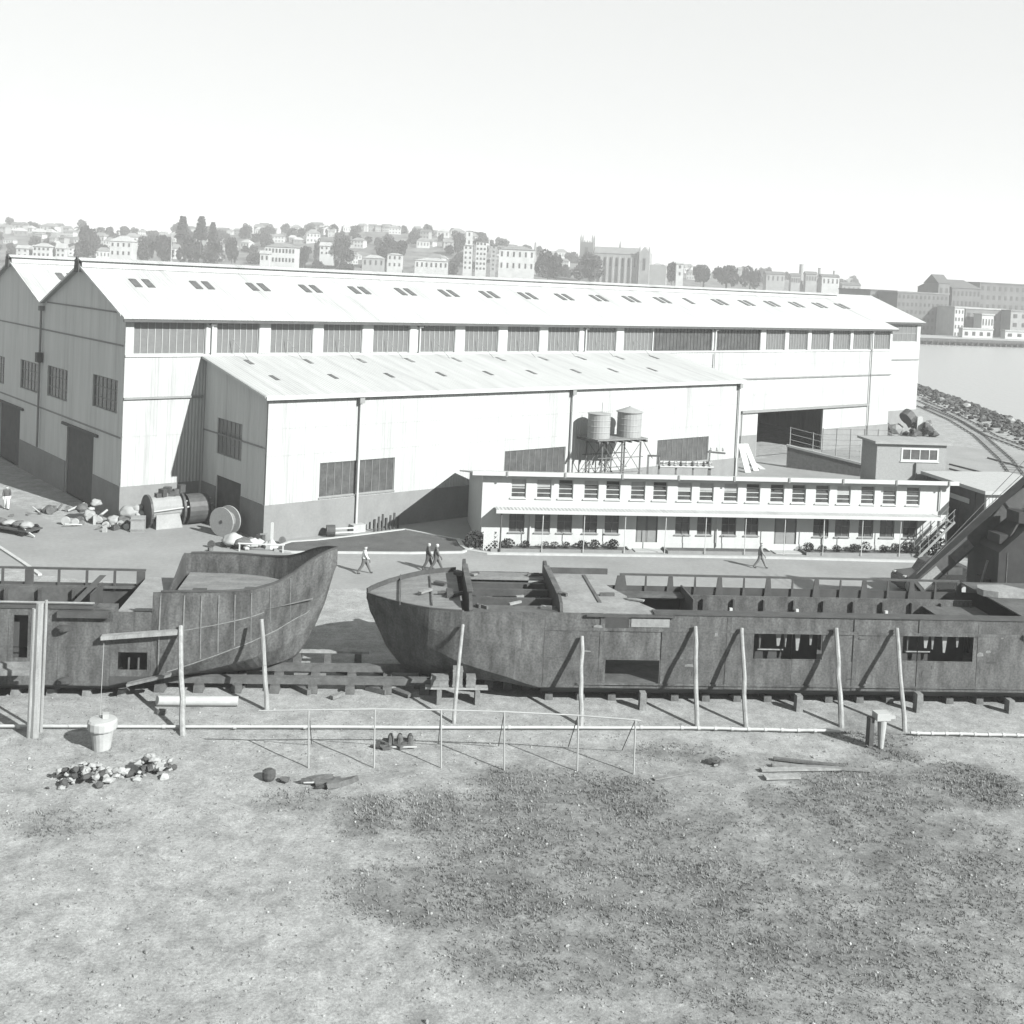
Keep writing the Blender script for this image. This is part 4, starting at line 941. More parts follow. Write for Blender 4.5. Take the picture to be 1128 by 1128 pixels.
# staging planks hung on the left hull
def side_at(u, v, off): # photo point on the vertical plane of the slip at local offset off
    d = ray(u, v); k = (HO + HY*off).dot(HY)/Vector((d.x, d.y, 0)).dot(HY); return Vector((d.x*k, d.y*k, CAMH + d.z*k))
a, b = side_at(112, 702, -.25), side_at(196, 696, -.25)
MB().beam(a, b, .35, .16).build('staging_plank', 'timber_pale', None, label='long white plank slung level along the side of the left hull', category='plank')
a, b = side_at(140, 754, -.3), side_at(188, 743, -.3)
MB().beam(a, b, .3, .1).build('staging_plank', 'timber_grey', None, label='short grey plank sloping under the left hull port', category='plank')

# ---------------------------------------------------------------- shores (props)
def crooked(p0, p1, r0, r1, seg=6, amp=.03, n=8):
    mb = MB(); prev = Vector(p0); P0 = Vector(p0); P1 = Vector(p1)
    for i in range(1, seg + 1):
        t = i/seg; p = P0.lerp(P1, t)
        if i < seg: p += Vector((random.uniform(-amp, amp), random.uniform(-amp, amp), 0))
        mb.tube(prev, p, r0 + (r1 - r0)*(i - 1)/seg, r0 + (r1 - r0)*t, n, caps=(i in (1, seg))); prev = p
    return mb
SHORES = [((510, 688), (500, 797), 'thin pale pole propping the bow of the long hull by the box trestle'), ((641, 701), (640, 800), 'pale pole propping the long hull left of its square port'), ((766, 690), (768, 801), 'pale pole propping the long hull right of its square port'),
          ((817, 692), (822, 801), 'pale pole propping the long hull left of its first ragged opening'), ((921, 692), (927, 801), 'stout pale pole propping the long hull right of its first ragged opening'), ((988, 692), (997, 806), 'pale pole propping the long hull at its second ragged opening'),
          ((199, 690), (201, 811), 'stout white pole propping the flared hull, left of two'), ((288, 682), (294, 783), 'slim white pole propping the bow of the flared hull, right of two'), ((1130, 700), (1112, 766), 'pale pole leaning on the long hull at the right edge of the picture')]
for i, (t, f_, lb) in enumerate(SHORES):
    foot = gp(*f_); top = side_at(t[0], t[1], -.14); r = .12 if i in (4, 6) else (.085 if i in (0,) else .105)
    crooked((foot.x, foot.y, -.05), top, r, r*.82).build('prop_pole', 'timber_pale', None, label=lb, category='pole', group='poles propping the hulls')
# clustered upright scaffold posts at the left
for i, (u, v, vt, lb) in enumerate(((32.5, 812, 670, 'left of the three upright white posts at the left edge'), (38, 812, 664, 'middle and thickest of the three upright white posts at the left edge'), (45, 806, 661, 'right and thinnest of the three upright white posts at the left edge'))):
    f_ = gp(u, v); top = at(u + 4, vt, f_.y)
    crooked((f_.x, f_.y, -.05), (f_.x + .05, f_.y, top.z), (.11, .16, .07)[i], (.1, .14, .06)[i], 4, .01).build('scaffold_post', 'timber_pale', None, label=lb, category='post', group='upright posts at the left edge')
for i, (a, b, lb) in enumerate((((0, 733), (34, 733), 'upper pale timber lying across the left edge by the hull'), ((0, 741), (40, 740), 'lower pale timber lying across the left edge by the hull'))):
    MB().beam(side_at(a[0] - 60, a[1], -.9 - .3*i), side_at(*b, -.9 - .3*i), .25, .22).build('staging_timber', 'timber_grey', None, label=lb, category='timber', group='timbers at the left edge')
for i in range(2):
    p = hl(-31.2 - i*.7, -1.05, 0); MB().box(-.12, .12, -.15, .15, 0, .95 + .4*i - (.2 if i else 0)).build('timber_block', 'timber_grey', None, p, AH, label=('squat' if i == 0 else 'taller') + ' timber block holding up the timbers at the left edge', category='block')

# ---------------------------------------------------------------- keel blocks and slip ways
bm_ = {}
def block(x, y, w, d, h, m, z=0.0, name='keel_block', label='dark timber keel block under the hulls', group='keel blocks under the hulls'):
    key = (round(w, 2), round(d, 2), round(h, 2), m)
    if key not in bm_:
        mb = MB(); e = .02
        mb.hexa([(-w/2, -d/2, 0), (w/2, -d/2, 0), (w/2, d/2, 0), (-w/2, d/2, 0), (-w/2 + e, -d/2 + e, h), (w/2 - e, -d/2 + e, h), (w/2 - e, d/2 - e, h), (-w/2 + e, d/2 - e, h)])
        bm_[key] = mb.mesh(name, m)
    p = hl(x, y, z); return link(name, bm_[key], None, p, AH + random.uniform(-.06, .06), label=label, category='block', group=group)
ORD = ['first', 'second', 'third', 'fourth', 'fifth', 'sixth', 'seventh', 'eighth', 'ninth', 'tenth', 'eleventh', 'twelfth', 'thirteenth', 'fourteenth', 'fifteenth', 'sixteenth', 'seventeenth']
for i in range(17): block(-7.6 + i*1.42, .95, .36, .8, .31, 'timber_dark', label=ORD[i] + ' keel block from the left under the straight side of the long hull')
for i in range(4): block(-11.0 + i*.85, 2.2, .4, 1.0, .5, 'timber_dark', label=ORD[i] + ' dark block from the left under the raking bow of the long hull', group='keel blocks under the long hull bow')
for i in range(8): block(-36.0 + i*1.45, .8, .36, .8, .29, 'timber_grey', label=ORD[7 - i] + ' grey keel block under the left hull counted leftwards from its bow', group='keel blocks under the left hull')
for x, h in ((-3.6, .75), (3.4, .7), (8.9, .85), (13.2, .6)): block(x, -.35, .3, .4, h, 'timber_grey', name='shore_block', label={-3.6: 'grey timber stub beside the square port of the long hull', 3.4: 'grey timber stub below the first ragged opening of the long hull', 8.9: 'tallest grey timber stub, below the second ragged opening of the long hull', 13.2: 'short grey timber stub under the long hull at the right'}[x], group='timber stubs beside the long hull')
ways = []
for y, lb in ((1.4, 'near timber slipway beam running along the ground before the hulls'), (3.0, 'far timber slipway beam running under the bows')):
    MB().box(-25, -12.2, y - .18, y + .18, .32, .60).build('slip_beam', 'timber_dark', None, HO, AH, label=lb, category='beam', group='slipway beams')
    for i in range(8): block(-24.4 + i*1.62, y, .42, .95, .318, 'timber_dark', label=ORD[i] + ' dark cross block from the left under the ' + ('near' if y < 2 else 'far') + ' slipway beam', group='cross blocks under the slipway beams')
MB().box(-19.4, -15.6, 4.4, 4.65, .62, .72).build('loose_timber', 'timber_pale', None, HO, AH, label='pale squared timber lying between the two bows', category='timber')
for i in range(3): block(-18.9 + i*1.4, 4.52, .35, .6, .61, 'timber_dark', name='timber_block', label=['left', 'middle', 'right'][i] + ' dark block under the pale squared timber between the bows', group='blocks between the bows')
rs_ = random.Random(21)
for i in range(22):
    x = rs_.uniform(-24.5, -12); y = rs_.uniform(.4, 4.2); z0 = .0
    MB().obox((0, 0, .12), rs_.uniform(.3, 1.5), rs_.uniform(.12, .3), rs_.uniform(.12, .26), rs_.uniform(-.9, .9)).build('offcut', rs_.choice(('timber_dark', 'timber_grey', 'timber_dark')), None, hl(x, y, 0), AH, label='short timber offcut lying among the slipway beams', category='offcut', group='offcuts among the slipway beams')
# trestle plank with three boxes
tl = to_hl(gp(503, 757, .66))
trestle = thing('trestle', 'low trestle with a pale plank top near the bow of the long hull', 'trestle', hl(tl.x, tl.y), AH)
MB().box(-1.35, 1.35, -.2, .2, .62, .70).build('plank', 'timber_pale', trestle)
for x in (-.75, .9): MB().box(x - .1, x + .1, -.35, .35, 0, .615).build('leg', 'timber_grey', trestle)
for i, (x, w, h, lb) in enumerate(((-.75, .75, .48, 'wide grey wooden box at the left end of the trestle plank'), (.02, .42, .85, 'tall grey wooden box in the middle of the trestle plank'), (.6, .4, .5, 'small grey wooden box at the right end of the trestle plank'))):
    o = thing('wooden_box', lb, 'box', hl(tl.x + x, tl.y, .703), AH, 'boxes on the trestle')
    MB().box(-w/2, w/2, -.2, .2, 0, h).build('box_body', 'timber_grey', o)
    for q in (.1, h - .1): MB().box(-w/2 - .02, w/2 + .02, -.225, -.202, q - .04, q + .04).build('batten', 'timber_grey', o)

# white pipe end lying by the flared hull
a, b = gp(172, 778), gp(262, 778)
MB().tube(a + V(0, 0, .24), b + V(0, 0, .22), .2, n=16).build('steel_pipe', 'pipe_paint', None, label='thick white pipe lying on the ground under the flared hull', category='pipe')
MB().obox(gp(176, 786) + V(.1, -.05, .08), .3, .25, .2).build('timber_chock', 'timber_dark', None, label='dark chock under the end of the thick white pipe', category='block')
# long service pipe on the ground
def ground_pipe(u0, v0, u1, v1, lb):
    a, b = gp(u0, v0), gp(u1, v1); n = 10; mb = MB(); prev = None
    for i in range(n + 1):
        p = a.lerp(b, i/n); p.z = ground_z(p.x, p.y) + .14 + random.uniform(-.015, .015)
        if prev is not None: mb.tube(prev, p, .06, n=8, caps=(i in (1, n)))
        prev = p
    o = mb.build('service_pipe', 'pipe_paint', None, label=lb, category='pipe', group='service pipe along the slip')
    for i in range(n): p = a.lerp(b, (i + .5)/n); MB().lathe([(.08, -.06), (.08, .06)], 10).build('coupling', 'pipe_paint', o, (p.x, p.y, ground_z(p.x, p.y) + .14)).rotation_euler = (0, pi/2, AH)
ground_pipe(-20, 804, 742, 805, 'long white pipe along the ground left of the stout pole')
ground_pipe(742, 805, 925, 809, 'middle length of white ground pipe before the long hull')
ground_pipe(1003, 811, 1160, 814, 'right length of white ground pipe beyond the white post')

# ---------------------------------------------------------------- pipe rail fence
FP = [((340, 846), (340, 782)), ((412, 846), (413, 781)), ((486, 846), (486, 782)), ((555.5, 848), (555.5, 784)), ((636, 849), (637, 788)), ((698, 853), (700, 793))]
fe = thing('rail_fence', 'thin pipe rail fence with one sagging top rail before the hulls', 'fence', gp(*FP[0][0]))
base = fe.location.copy(); tops = []
for f_, t in FP:
    a = gp(*f_); b = at(t[0], t[1], a.y); tops.append(b)
    MB().tube(a - base + V(0, 0, -.1), b - base, .035, n=6).build('post', 'galv', fe)
    back = Vector((a.x - .25, a.y + 2.0, .05)); MB().tube(b - base, back - base, .018, n=5).build('stay', 'steel_dark', fe)
tops = [at(285, 783, tops[0].y)] + tops
tops.append(at(706, 794, tops[-1].y))
for a, b in zip(tops, tops[1:]): MB().tube(a - base, b - base, .03, n=6).build('rail', 'galv', fe)

# ---------------------------------------------------------------- white service posts
p = gp(112, 824)
b1 = thing('service_post', 'fat white tapered post with a collar standing at the left by the ground pipe', 'post', p, .3)
MB().lathe([(.32, -.05), (.36, .3), (.43, .72), (.44, .74)], 18).build('shaft', 'concrete_white', b1)
MB().lathe([(.52, .745), (.54, .8), (.54, 1.05), (.48, 1.12), (.2, 1.15)], 18).build('collar', 'concrete_white', b1)
MB().box(.0, .22, -.1, .12, 1.12, 1.32).build('fitting', 'concrete_white', b1)
MB().tube((-.1, 0, 1.2), (-.05, 0, 4.0), .012, n=4).build('cable', 'galv', b1)
p = gp(970, 824)
b2_ = thing('service_post', 'white tapered post with a square head and side arm by the right hull', 'post', p, .2)
MB().lathe([(.1, -.05), (.13, .3), (.19, 1.2)], 14).build('shaft', 'concrete_white', b2_)
MB().box(-.34, .26, -.22, .22, 1.2, 1.5).build('head', 'concrete_white', b2_)
MB().box(.263, .55, -.08, .08, 1.22, 1.34).build('arm', 'concrete_white', b2_)
MB().box(-.55, -.36, -.05, .25, .1, 1.25).build('switch_box', 'steel_dark', b2_)

# ---------------------------------------------------------------- rubble piles, planks, scraps in the foreground
def gz(p): return Vector((p.x, p.y, ground_z(p.x, p.y)))
def rubble_pile(u, v, w, d, n, label, rmax=.19):
    c = gz(gp(u, v)); o = thing('rubble_pile', label, 'rubble', c, .1, 'rubble piles in the foreground')
    for i in range(n):
        x = random.gauss(0, .42); y = random.gauss(0, .42); x = max(-1, min(1, x)); y = max(-1, min(1, y))
        h = max(0, 1 - x*x - y*y)*.6*random.random(); r = random.uniform(.07, rmax)
        MB().rock((x*w/2, y*d/2, h + r*.35), r).build('stone', 'rubble' if random.random() < .8 else 'rock_dark', o)
rubble_pile(98, 860, 3.3, 1.3, 70, 'long low pile of pale broken stones at the left', .2)
rubble_pile(168, 853, 1.9, 1.2, 50, 'shorter heap of pale broken stones right of the long stone pile', .24)
c = gz(gp(296, 860)); MB().lathe([(.18, 0), (.24, .12), (.24, .32), (.12, .4)], 12).build('dark_pot', 'steel_dark', None, c, label='small dark round pot lying right of the stone heaps', category='pot')
def scrap(name, label, u, v, n, w, m='rust'):
    o = thing(name, label, 'scrap', gz(gp(u, v)), .08); r_ = random.Random(int(u))
    for i in range(n):
        x, y = r_.uniform(-w, w), r_.uniform(-.25, .25); a = r_.uniform(.2, .7); b = r_.uniform(.12, .35); h = r_.uniform(.05, .22); k_ = r_.random()*3
        P_ = [(a*cos(t)*r_.uniform(.6, 1.1), b*sin(t)*r_.uniform(.6, 1.1)) for t in (0, .9, 1.7, 2.6, 3.4, 4.3, 5.2)]
        MB().prism([(x + p*cos(k_*.2) - q*sin(k_*.2), y + p*sin(k_*.2) + q*cos(k_*.2), r_.uniform(0, .06)) for p, q in P_], (r_.uniform(-.08, .08), r_.uniform(-.05, .05), h)).build('plate', r_.choice((m, m, 'steel_dark')), o)
    for i in range(2): MB().tube((r_.uniform(-w, 0), -.2, .08), (r_.uniform(0, w), -.25, .12), .035, n=6).build('rod', r_.choice(('pipe_paint', m)), o)
    return o
scrap('scrap_plate', 'rusty scrap plates lying in the grass in front of the fence', 345, 863, 9, 1.2)
sc2 = scrap('scrap_casting', 'dark machine castings with lugs lying behind the rail fence', 440, 823, 6, .7)
for x in (-.35, 0, .4): MB().lathe([(.15, 0), (.12, .3), (.06, .42)], 9, (x, .05, .1)).build('lug', 'rust', sc2)
scrap('scrap_lump', 'small dark iron lump on the grass right of centre', 788, 843, 4, .2)
PL = [((852, 838), (930, 846), .12, 'dark', 'dark upper plank of the loose planks on the grass'), ((838, 851), (925, 848), .16, 'pale', 'longest pale plank of the loose planks on the grass'), ((850, 845), (960, 850), .12, 'grey', 'thin grey plank at the back of the loose planks'), ((842, 860), (880, 858), .22, 'pale', 'short broad pale plank in front of the loose planks')]
for a, b, w_, tone, lb in PL:
    a, b = gz(gp(*a)), gz(gp(*b)); MB().beam(a + V(0, 0, .1), b + V(0, 0, .09), w_*1.6, .07).build('loose_plank', {'dark': 'timber_dark', 'pale': 'timber_pale', 'grey': 'timber_grey'}[tone], None, label=lb, category='plank', group='loose planks on the grass')
a, b = gz(gp(720, 860)), gz(gp(760, 853)); MB().beam(a + V(0, 0, .06), b + V(0, 0, .05), .18, .05).build('loose_plank', 'timber_grey', None, label='single short plank lying apart left of the loose planks', category='plank', group='loose planks on the grass')

# ---------------------------------------------------------------- machinery beside the great shed corner
a, b = gp(163, 584), gp(224, 578)
ax = (b - a).normalized(); ang = atan2(ax.y, ax.x)
wi = thing('winch', 'large winch drum with round end cheeks and a pale casing by the shed corner', 'winch', a, ang)
LN = (b - a).length
def disc(mb, x, y, z, r, t, n=20): return mb.tube((x, y, z), (x + t, y, z), r, n=n)
for x in (.1, LN*.62): disc(MB(), x, .8, 1.15, 1.15, .16).build('end_cheek', 'steel_dark', wi)
disc(MB(), .27, .8, 1.3, .8, LN*.62 - .18).build('drum', 'concrete', wi)
MB().prism([(.5, -.2, 0), (LN*.6, -.2, 0), (LN*.56, .1, 1.0), (.6, .1, 1.0)], (0, .5, 0)).build('casing', 'concrete', wi)
for z in (1.25, 1.6): MB().tube((.2, -.1 + (z - 1.25), z), (LN + .6, -.1 + (z - 1.25), z + .25), .06, n=6).build('shaft', 'concrete_white', wi)
for i in range(6): MB().obox((.9 + i*.33, .8, 2.15 + .2*(i % 3)), .35, .5, .4 + .15*(i % 2), i*.4).build('gear', 'steel_dark', wi)
disc(MB(), LN*.72, .7, 1.1, 1.05, 1.5).build('motor', 'steel_dark', wi)
rl_ = gp(243, 591)
reel = thing('cable_reel', 'wooden cable reel standing on edge with its pale round face to the yard', 'cable reel', rl_, radians(-25))
for y in (0, .75):
    d = MB().tube((0, y, 1.0), (0, y + .1, 1.0), 1.0, n=28).build('flange', 'brick_pale', reel)
    MB().tube((0, y - .03 if y == 0 else y + .1, 1.0), (0, y if y == 0 else y + .13, 1.0), .12, n=10).build('hub', 'steel_dark', d)
MB().tube((0, .101, 1.0), (0, .749, 1.0), .62, n=24).build('barrel', 'timber_grey', reel)
bxp = gp(152, 585)
o = thing('crate', 'square pale crate left of the winch', 'crate', bxp, .2); MB().box(-.45, .45, -.4, .4, 0, 1.0).build('body', 'brick_pale', o)
for z in (.15, .85): MB().box(-.48, .48, -.43, -.402, z - .06, z + .06).build('batten', 'timber_grey', o)
def lumps(label, cat, name, u, v, spec):
    o = thing(name, label, cat, gp(u, v))
    for (x, y, z, r, m, part) in spec: MB().blob((x, y, z), r, .8).build(part, m, o, smooth=True)
lumps('white sacks heaped at the corner of the great shed', 'sacks', 'sack_heap', 140, 580, [(-.9, 0, .4, .5, 'cloth_white', 'sack'), (0, .5, .9, .6, 'cloth_white', 'sack'), (-.2, -.1, .35, .45, 'rust', 'sack'), (.5, .4, 1.2, .35, 'cloth_white', 'sack'), (.8, .6, .8, .5, 'concrete_white', 'sack')])
lumps('two white bundles beside the dark shed doorway', 'bundle', 'bundle', 98, 573, [(0, 0, .4, .45, 'cloth_white', 'sack'), (.35, .3, 1.2, .35, 'cloth_white', 'sack'), (-.6, .3, .8, .5, 'rust', 'sack'), (.1, .1, .8, .25, 'concrete_white', 'sack')])
lumps('heap of pale scrap in front of the side shed corner', 'scrap', 'scrap_heap', 262, 603, [(-.3, 0, .5, .55, 'concrete_white', 'lump'), (.3, -.2, .4, .5, 'rust', 'lump'), (.9, .1, .3, .4, 'concrete_white', 'lump'), (-.9, .1, .2, .3, 'rust', 'lump'), (1.3, .4, .3, .35, 'rubble', 'lump'), (.7, -.5, .15, .25, 'rubble', 'lump'), (1.9, .2, .2, .3, 'concrete_white', 'lump')])
o = thing('marker_post', 'white post on a splayed base at the side shed corner', 'post', gp(299, 604)); MB().box(-.08, .08, -.08, .08, 0, 1.7).build('shaft', 'white_paint', o)
MB().lathe([(.5, 0), (.3, .35), (.1, .6)], 8).build('base', 'concrete_white', o)
o = thing('barrier', 'low white barrier rail lying before the side shed scrap', 'barrier', gp(262, 607), radians(2)); MB().tube((0, 0, .5), (3.0, 0, .5), .05).build('rail', 'white_paint', o)
for x in (.1, 2.9): MB().box(x - .04, x + .04, -.04, .04, 0, .49).build('leg', 'white_paint', o)
rs_ = random.Random(33)
def clutter(label, u, v, n, w, name='scrap_pile'):
    o = thing(name, label, 'scrap', gp(u, v), AZ)
    for i in range(n):
        x, y = rs_.gauss(0, w), rs_.gauss(0, .35); q = rs_.random(); m = rs_.choice(('rust', 'steel_dark', 'concrete_white', 'timber_grey', 'steel_grey'))
        if q < .45: h = rs_.uniform(.1, .6); MB().obox((x, y, h/2), rs_.uniform(.15, .6), rs_.uniform(.15, .5), h, rs_.random()*3).build('piece', m, o)
        elif q < .75: MB().tube((x, y, .1), (x + rs_.uniform(-1.2, 1.2), y + rs_.uniform(-.4, .4), rs_.uniform(.06, .7)), rs_.uniform(.03, .09), n=7).build('rod', m, o)
        else: r = rs_.uniform(.15, .35); MB().tube((x, y, r), (x + .1, y + .12, r), r, n=12).build('wheel', m, o)
clutter('low scatter of scrap iron along the foot of the great shed gable', 108, 576, 16, 1.3)
clutter('scatter of scrap pieces between the cable reel and the side shed corner', 268, 601, 22, 1.1)
clutter('small scatter of scrap by the crate left of the winch', 128, 583, 12, .7)
clutter('scatter of scrap on the yard near the shed doorway at the left', 45, 566, 12, 1.4)
# bollard with a white arm by the lawn
o = thing('roller_barrow', 'white-handled roller standing beside the lawn by the drain pipe', 'roller', gp(364, 591), radians(14))
MB().tube((-.3, 0, .42), (.3, 0, .42), .4, n=16).build('drum', 'steel_dark', o); MB().beam((.2, .2, .5), (1.9, .25, .55), .08, .1).build('handle', 'white_paint', o); MB().beam((.2, -.2, .3), (1.9, -.15, .35), .08, .1).build('handle', 'white_paint', o)
o = thing('stake_row', 'row of dark short stakes at the edge of the lawn', 'stakes', gp(412, 586), AZ)
for i in range(7): MB().box(i*.33, i*.33 + .13, 0, .1, 0, .9 + .15*(i % 3)).build('stake', 'steel_dark', o)
# low trolley at the left edge with pale sheets on it
ca = thing('flat_trolley', 'low dark flat trolley loaded with pale bundles at the left edge', 'trolley', gp(14, 586), radians(-22))
MB().box(-1.9, 1.9, -.7, .7, .32, .42).build('bed', 'steel_dark', ca)
for x in (-1.4, 1.4):
    for y in (-.62, .62): w_ = MB().tube((x, y - .06, .3), (x, y + .06, .3), .3, n=14).build('wheel', 'tyre', ca)
for x, m, r in ((-1.1, 'rust', .4), (-.3, 'cloth_white', .4), (.5, 'rust', .35), (1.2, 'cloth_white', .45)): MB().blob((x, 0, .62), r, .6).build('bundle', m, ca, smooth=True)
MB().beam((1.2, -.4, .5), (2.4, -.5, .1), .1, .08).build('drawbar', 'white_paint', ca)

# ---------------------------------------------------------------- crane behind the long hull
cr = thing('yard_crane', 'big dark crane house with a sloping jib lowered to the left behind the long hull', 'crane', (27.9, 61.2, 0), radians(4))
MB().prism([(-1.35, -1.7, 1.1), (3.6, -1.7, 1.1), (3.6, -1.7, 6.9), (.7, -1.7, 6.9), (-1.35, -1.7, 5.0)], (0, 3.4, 0)).build('house', 'crane_paint', cr)
MB().box(-1.6, 3.8, -1.9, 1.9, .9, 1.09).build('deck', 'crane_paint', cr)
for x in (-.9, .6, 2.1, 3.2):
    for y in (-1.3, 1.3): MB().tube((x, y - .15, .45), (x, y + .15, .45), .45, n=16).build('wheel', 'crane_paint', cr)
for q in range(4): MB().box(-.9 + q*1.15, -.86 + q*1.15, -1.73, -1.702, 1.2, 5.0).build('plate_lap', 'rust', cr)
MB().box(2.3, 2.5, -.1, .1, 6.9, 8.6).build('chimney', 'crane_paint', cr)
jt = at(1008, 645, 62.0); jb = at(1150, 522, 62.4); inv = Matrix.Translation(cr.location) @ Matrix.Rotation(radians(4), 4, 'Z'); inv = inv.inverted()
jt = inv @ jt; jb = inv @ jb
j = MB(); dj = (jb - jt).normalized(); nrm = Vector((-dj.z, 0, dj.x))
j.hexa([jt - nrm*.4 + V(0, -.45, 0), jb - nrm*.46 + V(0, -.45, 0), jb - nrm*.46 + V(0, .45, 0), jt - nrm*.4 + V(0, .45, 0), jt + nrm*.4 + V(0, -.45, 0), jb + nrm*.46 + V(0, -.45, 0), jb + nrm*.46 + V(0, .45, 0), jt + nrm*.4 + V(0, .45, 0)])
jo = j.build('jib', 'steel_dark', cr)
for q_ in (.5, .8): MB().tube(jb.lerp(jt, .02) + nrm*q_ + V(0, 0, q_), jt.lerp(jb, .05) + nrm*.45, .02, n=5).build('hoist_rope', 'steel_grey', cr)
for t0, t1, m in ((.02, .16, 'deck_pale'), (.26, .4, 'steel_grey')):  # pale patches put the lit lower part of the jib into colour
    c0 = jt.lerp(jb, t0); c1_ = jt.lerp(jb, t1)
    j2 = MB(); w0 = .3; j2.hexa([c0 - nrm*w0 + V(0, -.47, 0), c1_ - nrm*w0 + V(0, -.47, 0), c1_ - nrm*w0 + V(0, -.452, 0), c0 - nrm*w0 + V(0, -.452, 0), c0 + nrm*w0 + V(0, -.47, 0), c1_ + nrm*w0 + V(0, -.47, 0), c1_ + nrm*w0 + V(0, -.452, 0), c0 + nrm*w0 + V(0, -.452, 0)]); j2.build('lit_patch', m, jo)
MB().tube(jb.lerp(jt, .05) + nrm*.6, V(2.4, 0, 8.3), .03, n=5).build('stay', 'crane_paint', cr)
MB().obox(jt + V(.05, 0, -.1), .5, .7, .7).build('jib_head', 'crane_paint', jo)
MB().tube(jt + V(-.1, -.3, -.1), jt + V(-.1, .3, -.1), .35, n=14).build('sheave', 'steel_grey', jo)
jk = Vector((jt.x - .1, 0, 0)); MB().box(jk.x - .25, jk.x + .35, -.5, .5, 0, max(.3, jt.z - .5)).build('jib_rest', 'timber_dark', cr)

for a_, b_, r in (((-.6, -1.2, 5.6), (1.2, -.6, 8.4), .07), ((-.6, 1.2, 5.6), (1.2, .6, 8.4), .07), ((1.2, -.6, 8.4), (3.4, -1.2, 6.9), .06), ((1.2, .6, 8.4), (3.4, 1.2, 6.9), .06), ((1.2, -.6, 8.4), (1.2, .6, 8.4), .08)): MB().tube(a_, b_, r, n=6).build('gantry_strut', 'crane_paint', cr)
for x, z, w_, h_ in ((-1.75, 1.1, .4, .9), (-1.6, 2.3, .25, 1.1), (-.9, 5.35, .5, .5), (.2, 6.5, .7, .6)): MB().obox((x, -.6, z + h_/2), w_, 1.1, h_, .1).build('machinery', 'crane_paint', cr)
MB().tube((-1.6, -1.0, 4.4), (-2.4, -1.1, 1.2), .06, n=6).build('exhaust_pipe', 'steel_grey', cr)
# dark old saloon car behind the jib
cc = gp(1043, 655)
car = thing('parked_car', 'dark rounded saloon car parked behind the crane jib', 'car', (27.2, 69.6, 0), radians(10)); car.scale = (1.15, 1.15, 1.22)
prof = [(-2.1, .35), (-2.12, .8), (-1.95, 1.0), (-.9, 1.12), (-.55, 1.62), (-.1, 1.75), (.9, 1.74), (1.45, 1.55), (1.95, 1.1), (2.15, .8), (2.12, .38)]
body = MB(); n = len(prof)
for y, sx, sz in ((-.82, .97, .92), (-.7, 1, 1), (.7, 1, 1), (.82, .97, .92)): body.v += [(x*sx, y, z*sz if z > 1.1 else z) for x, z in prof]
for r in range(3):
    for i in range(n - 1): body.f.append((r*n + i, r*n + i + 1, (r+1)*n + i + 1, (r+1)*n + i))
    body.f.append((r*n + n - 1, r*n, (r+1)*n, (r+1)*n + n - 1))
body.f += [tuple(range(n))[::-1], tuple(range(3*n, 4*n))]
body.build('body', 'car_paint', car, smooth=False)
for x0, x1 in ((-.5, .28), (.36, 1.2)):
    for s_ in (-1, 1): MB().box(x0, x1, s_*.825 - .01, s_*.825 + .01, 1.12, 1.5).build('window', 'dark_glass', car)
for x in (-1.4, 1.35):
    for s_ in (-1, 1):
        w_ = MB().tube((x, s_*.74 - .1, .34), (x, s_*.74 + .1, .34), .34, n=18).build('wheel', 'tyre', car); MB().tube((x, s_*.85 - .01, .34), (x, s_*.85 + .01, .34), .17, n=12).build('hub_cap', 'galv', w_)
for s_ in (-1, 1): MB().lathe([(.05, -.1), (.12, 0), (.11, .06)], 10, (-2.0, s_*.55, .95)).build('headlight', 'galv', car)
for i, (u, v, w_, lb) in enumerate(((1063, 606, 1.4, 'left white board propped between the crane and the office'), (1079, 622, .9, 'right small white board beside the crane house'))):
    p = gp(u, v + 6); MB().obox((0, 0, .55), w_, .08, 1.05, .3, radians(-25)).build('leaning_board', 'white_paint', None, p, label=lb, category='board', group='white boards by the crane')

# ---------------------------------------------------------------- people
def clothing(name, trousers, shirt, hair=.05, skin=.33):
    m = bpy.data.materials.new(name); m.use_nodes = True; n = m.node_tree.nodes; l = m.node_tree.links
    tc = n.new('ShaderNodeTexCoord'); sx = n.new('ShaderNodeSeparateXYZ'); l.new(tc.outputs['Object'], sx.inputs[0])
    mr = n.new('ShaderNodeMath'); mr.operation = 'DIVIDE'; mr.inputs[1].default_value = 2.0; l.new(sx.outputs['Z'], mr.inputs[0])
    cr_ = n.new('ShaderNodeValToRGB'); e = cr_.color_ramp; e.interpolation = 'CONSTANT'
    e.elements[0].position = 0; e.elements[0].color = rgb(.03); e.elements[1].position = .05; e.elements[1].color = rgb(trousers)
    for p_, v_ in ((.485, shirt), (.735, skin), (.83, hair)): q = e.elements.new(p_); q.color = rgb(v_)
    l.new(mr.outputs[0], cr_.inputs[0]); l.new(cr_.outputs[0], n['Principled BSDF'].inputs['Base Color']); n['Principled BSDF'].inputs['Roughness'].default_value = .85
    MATS[name] = m
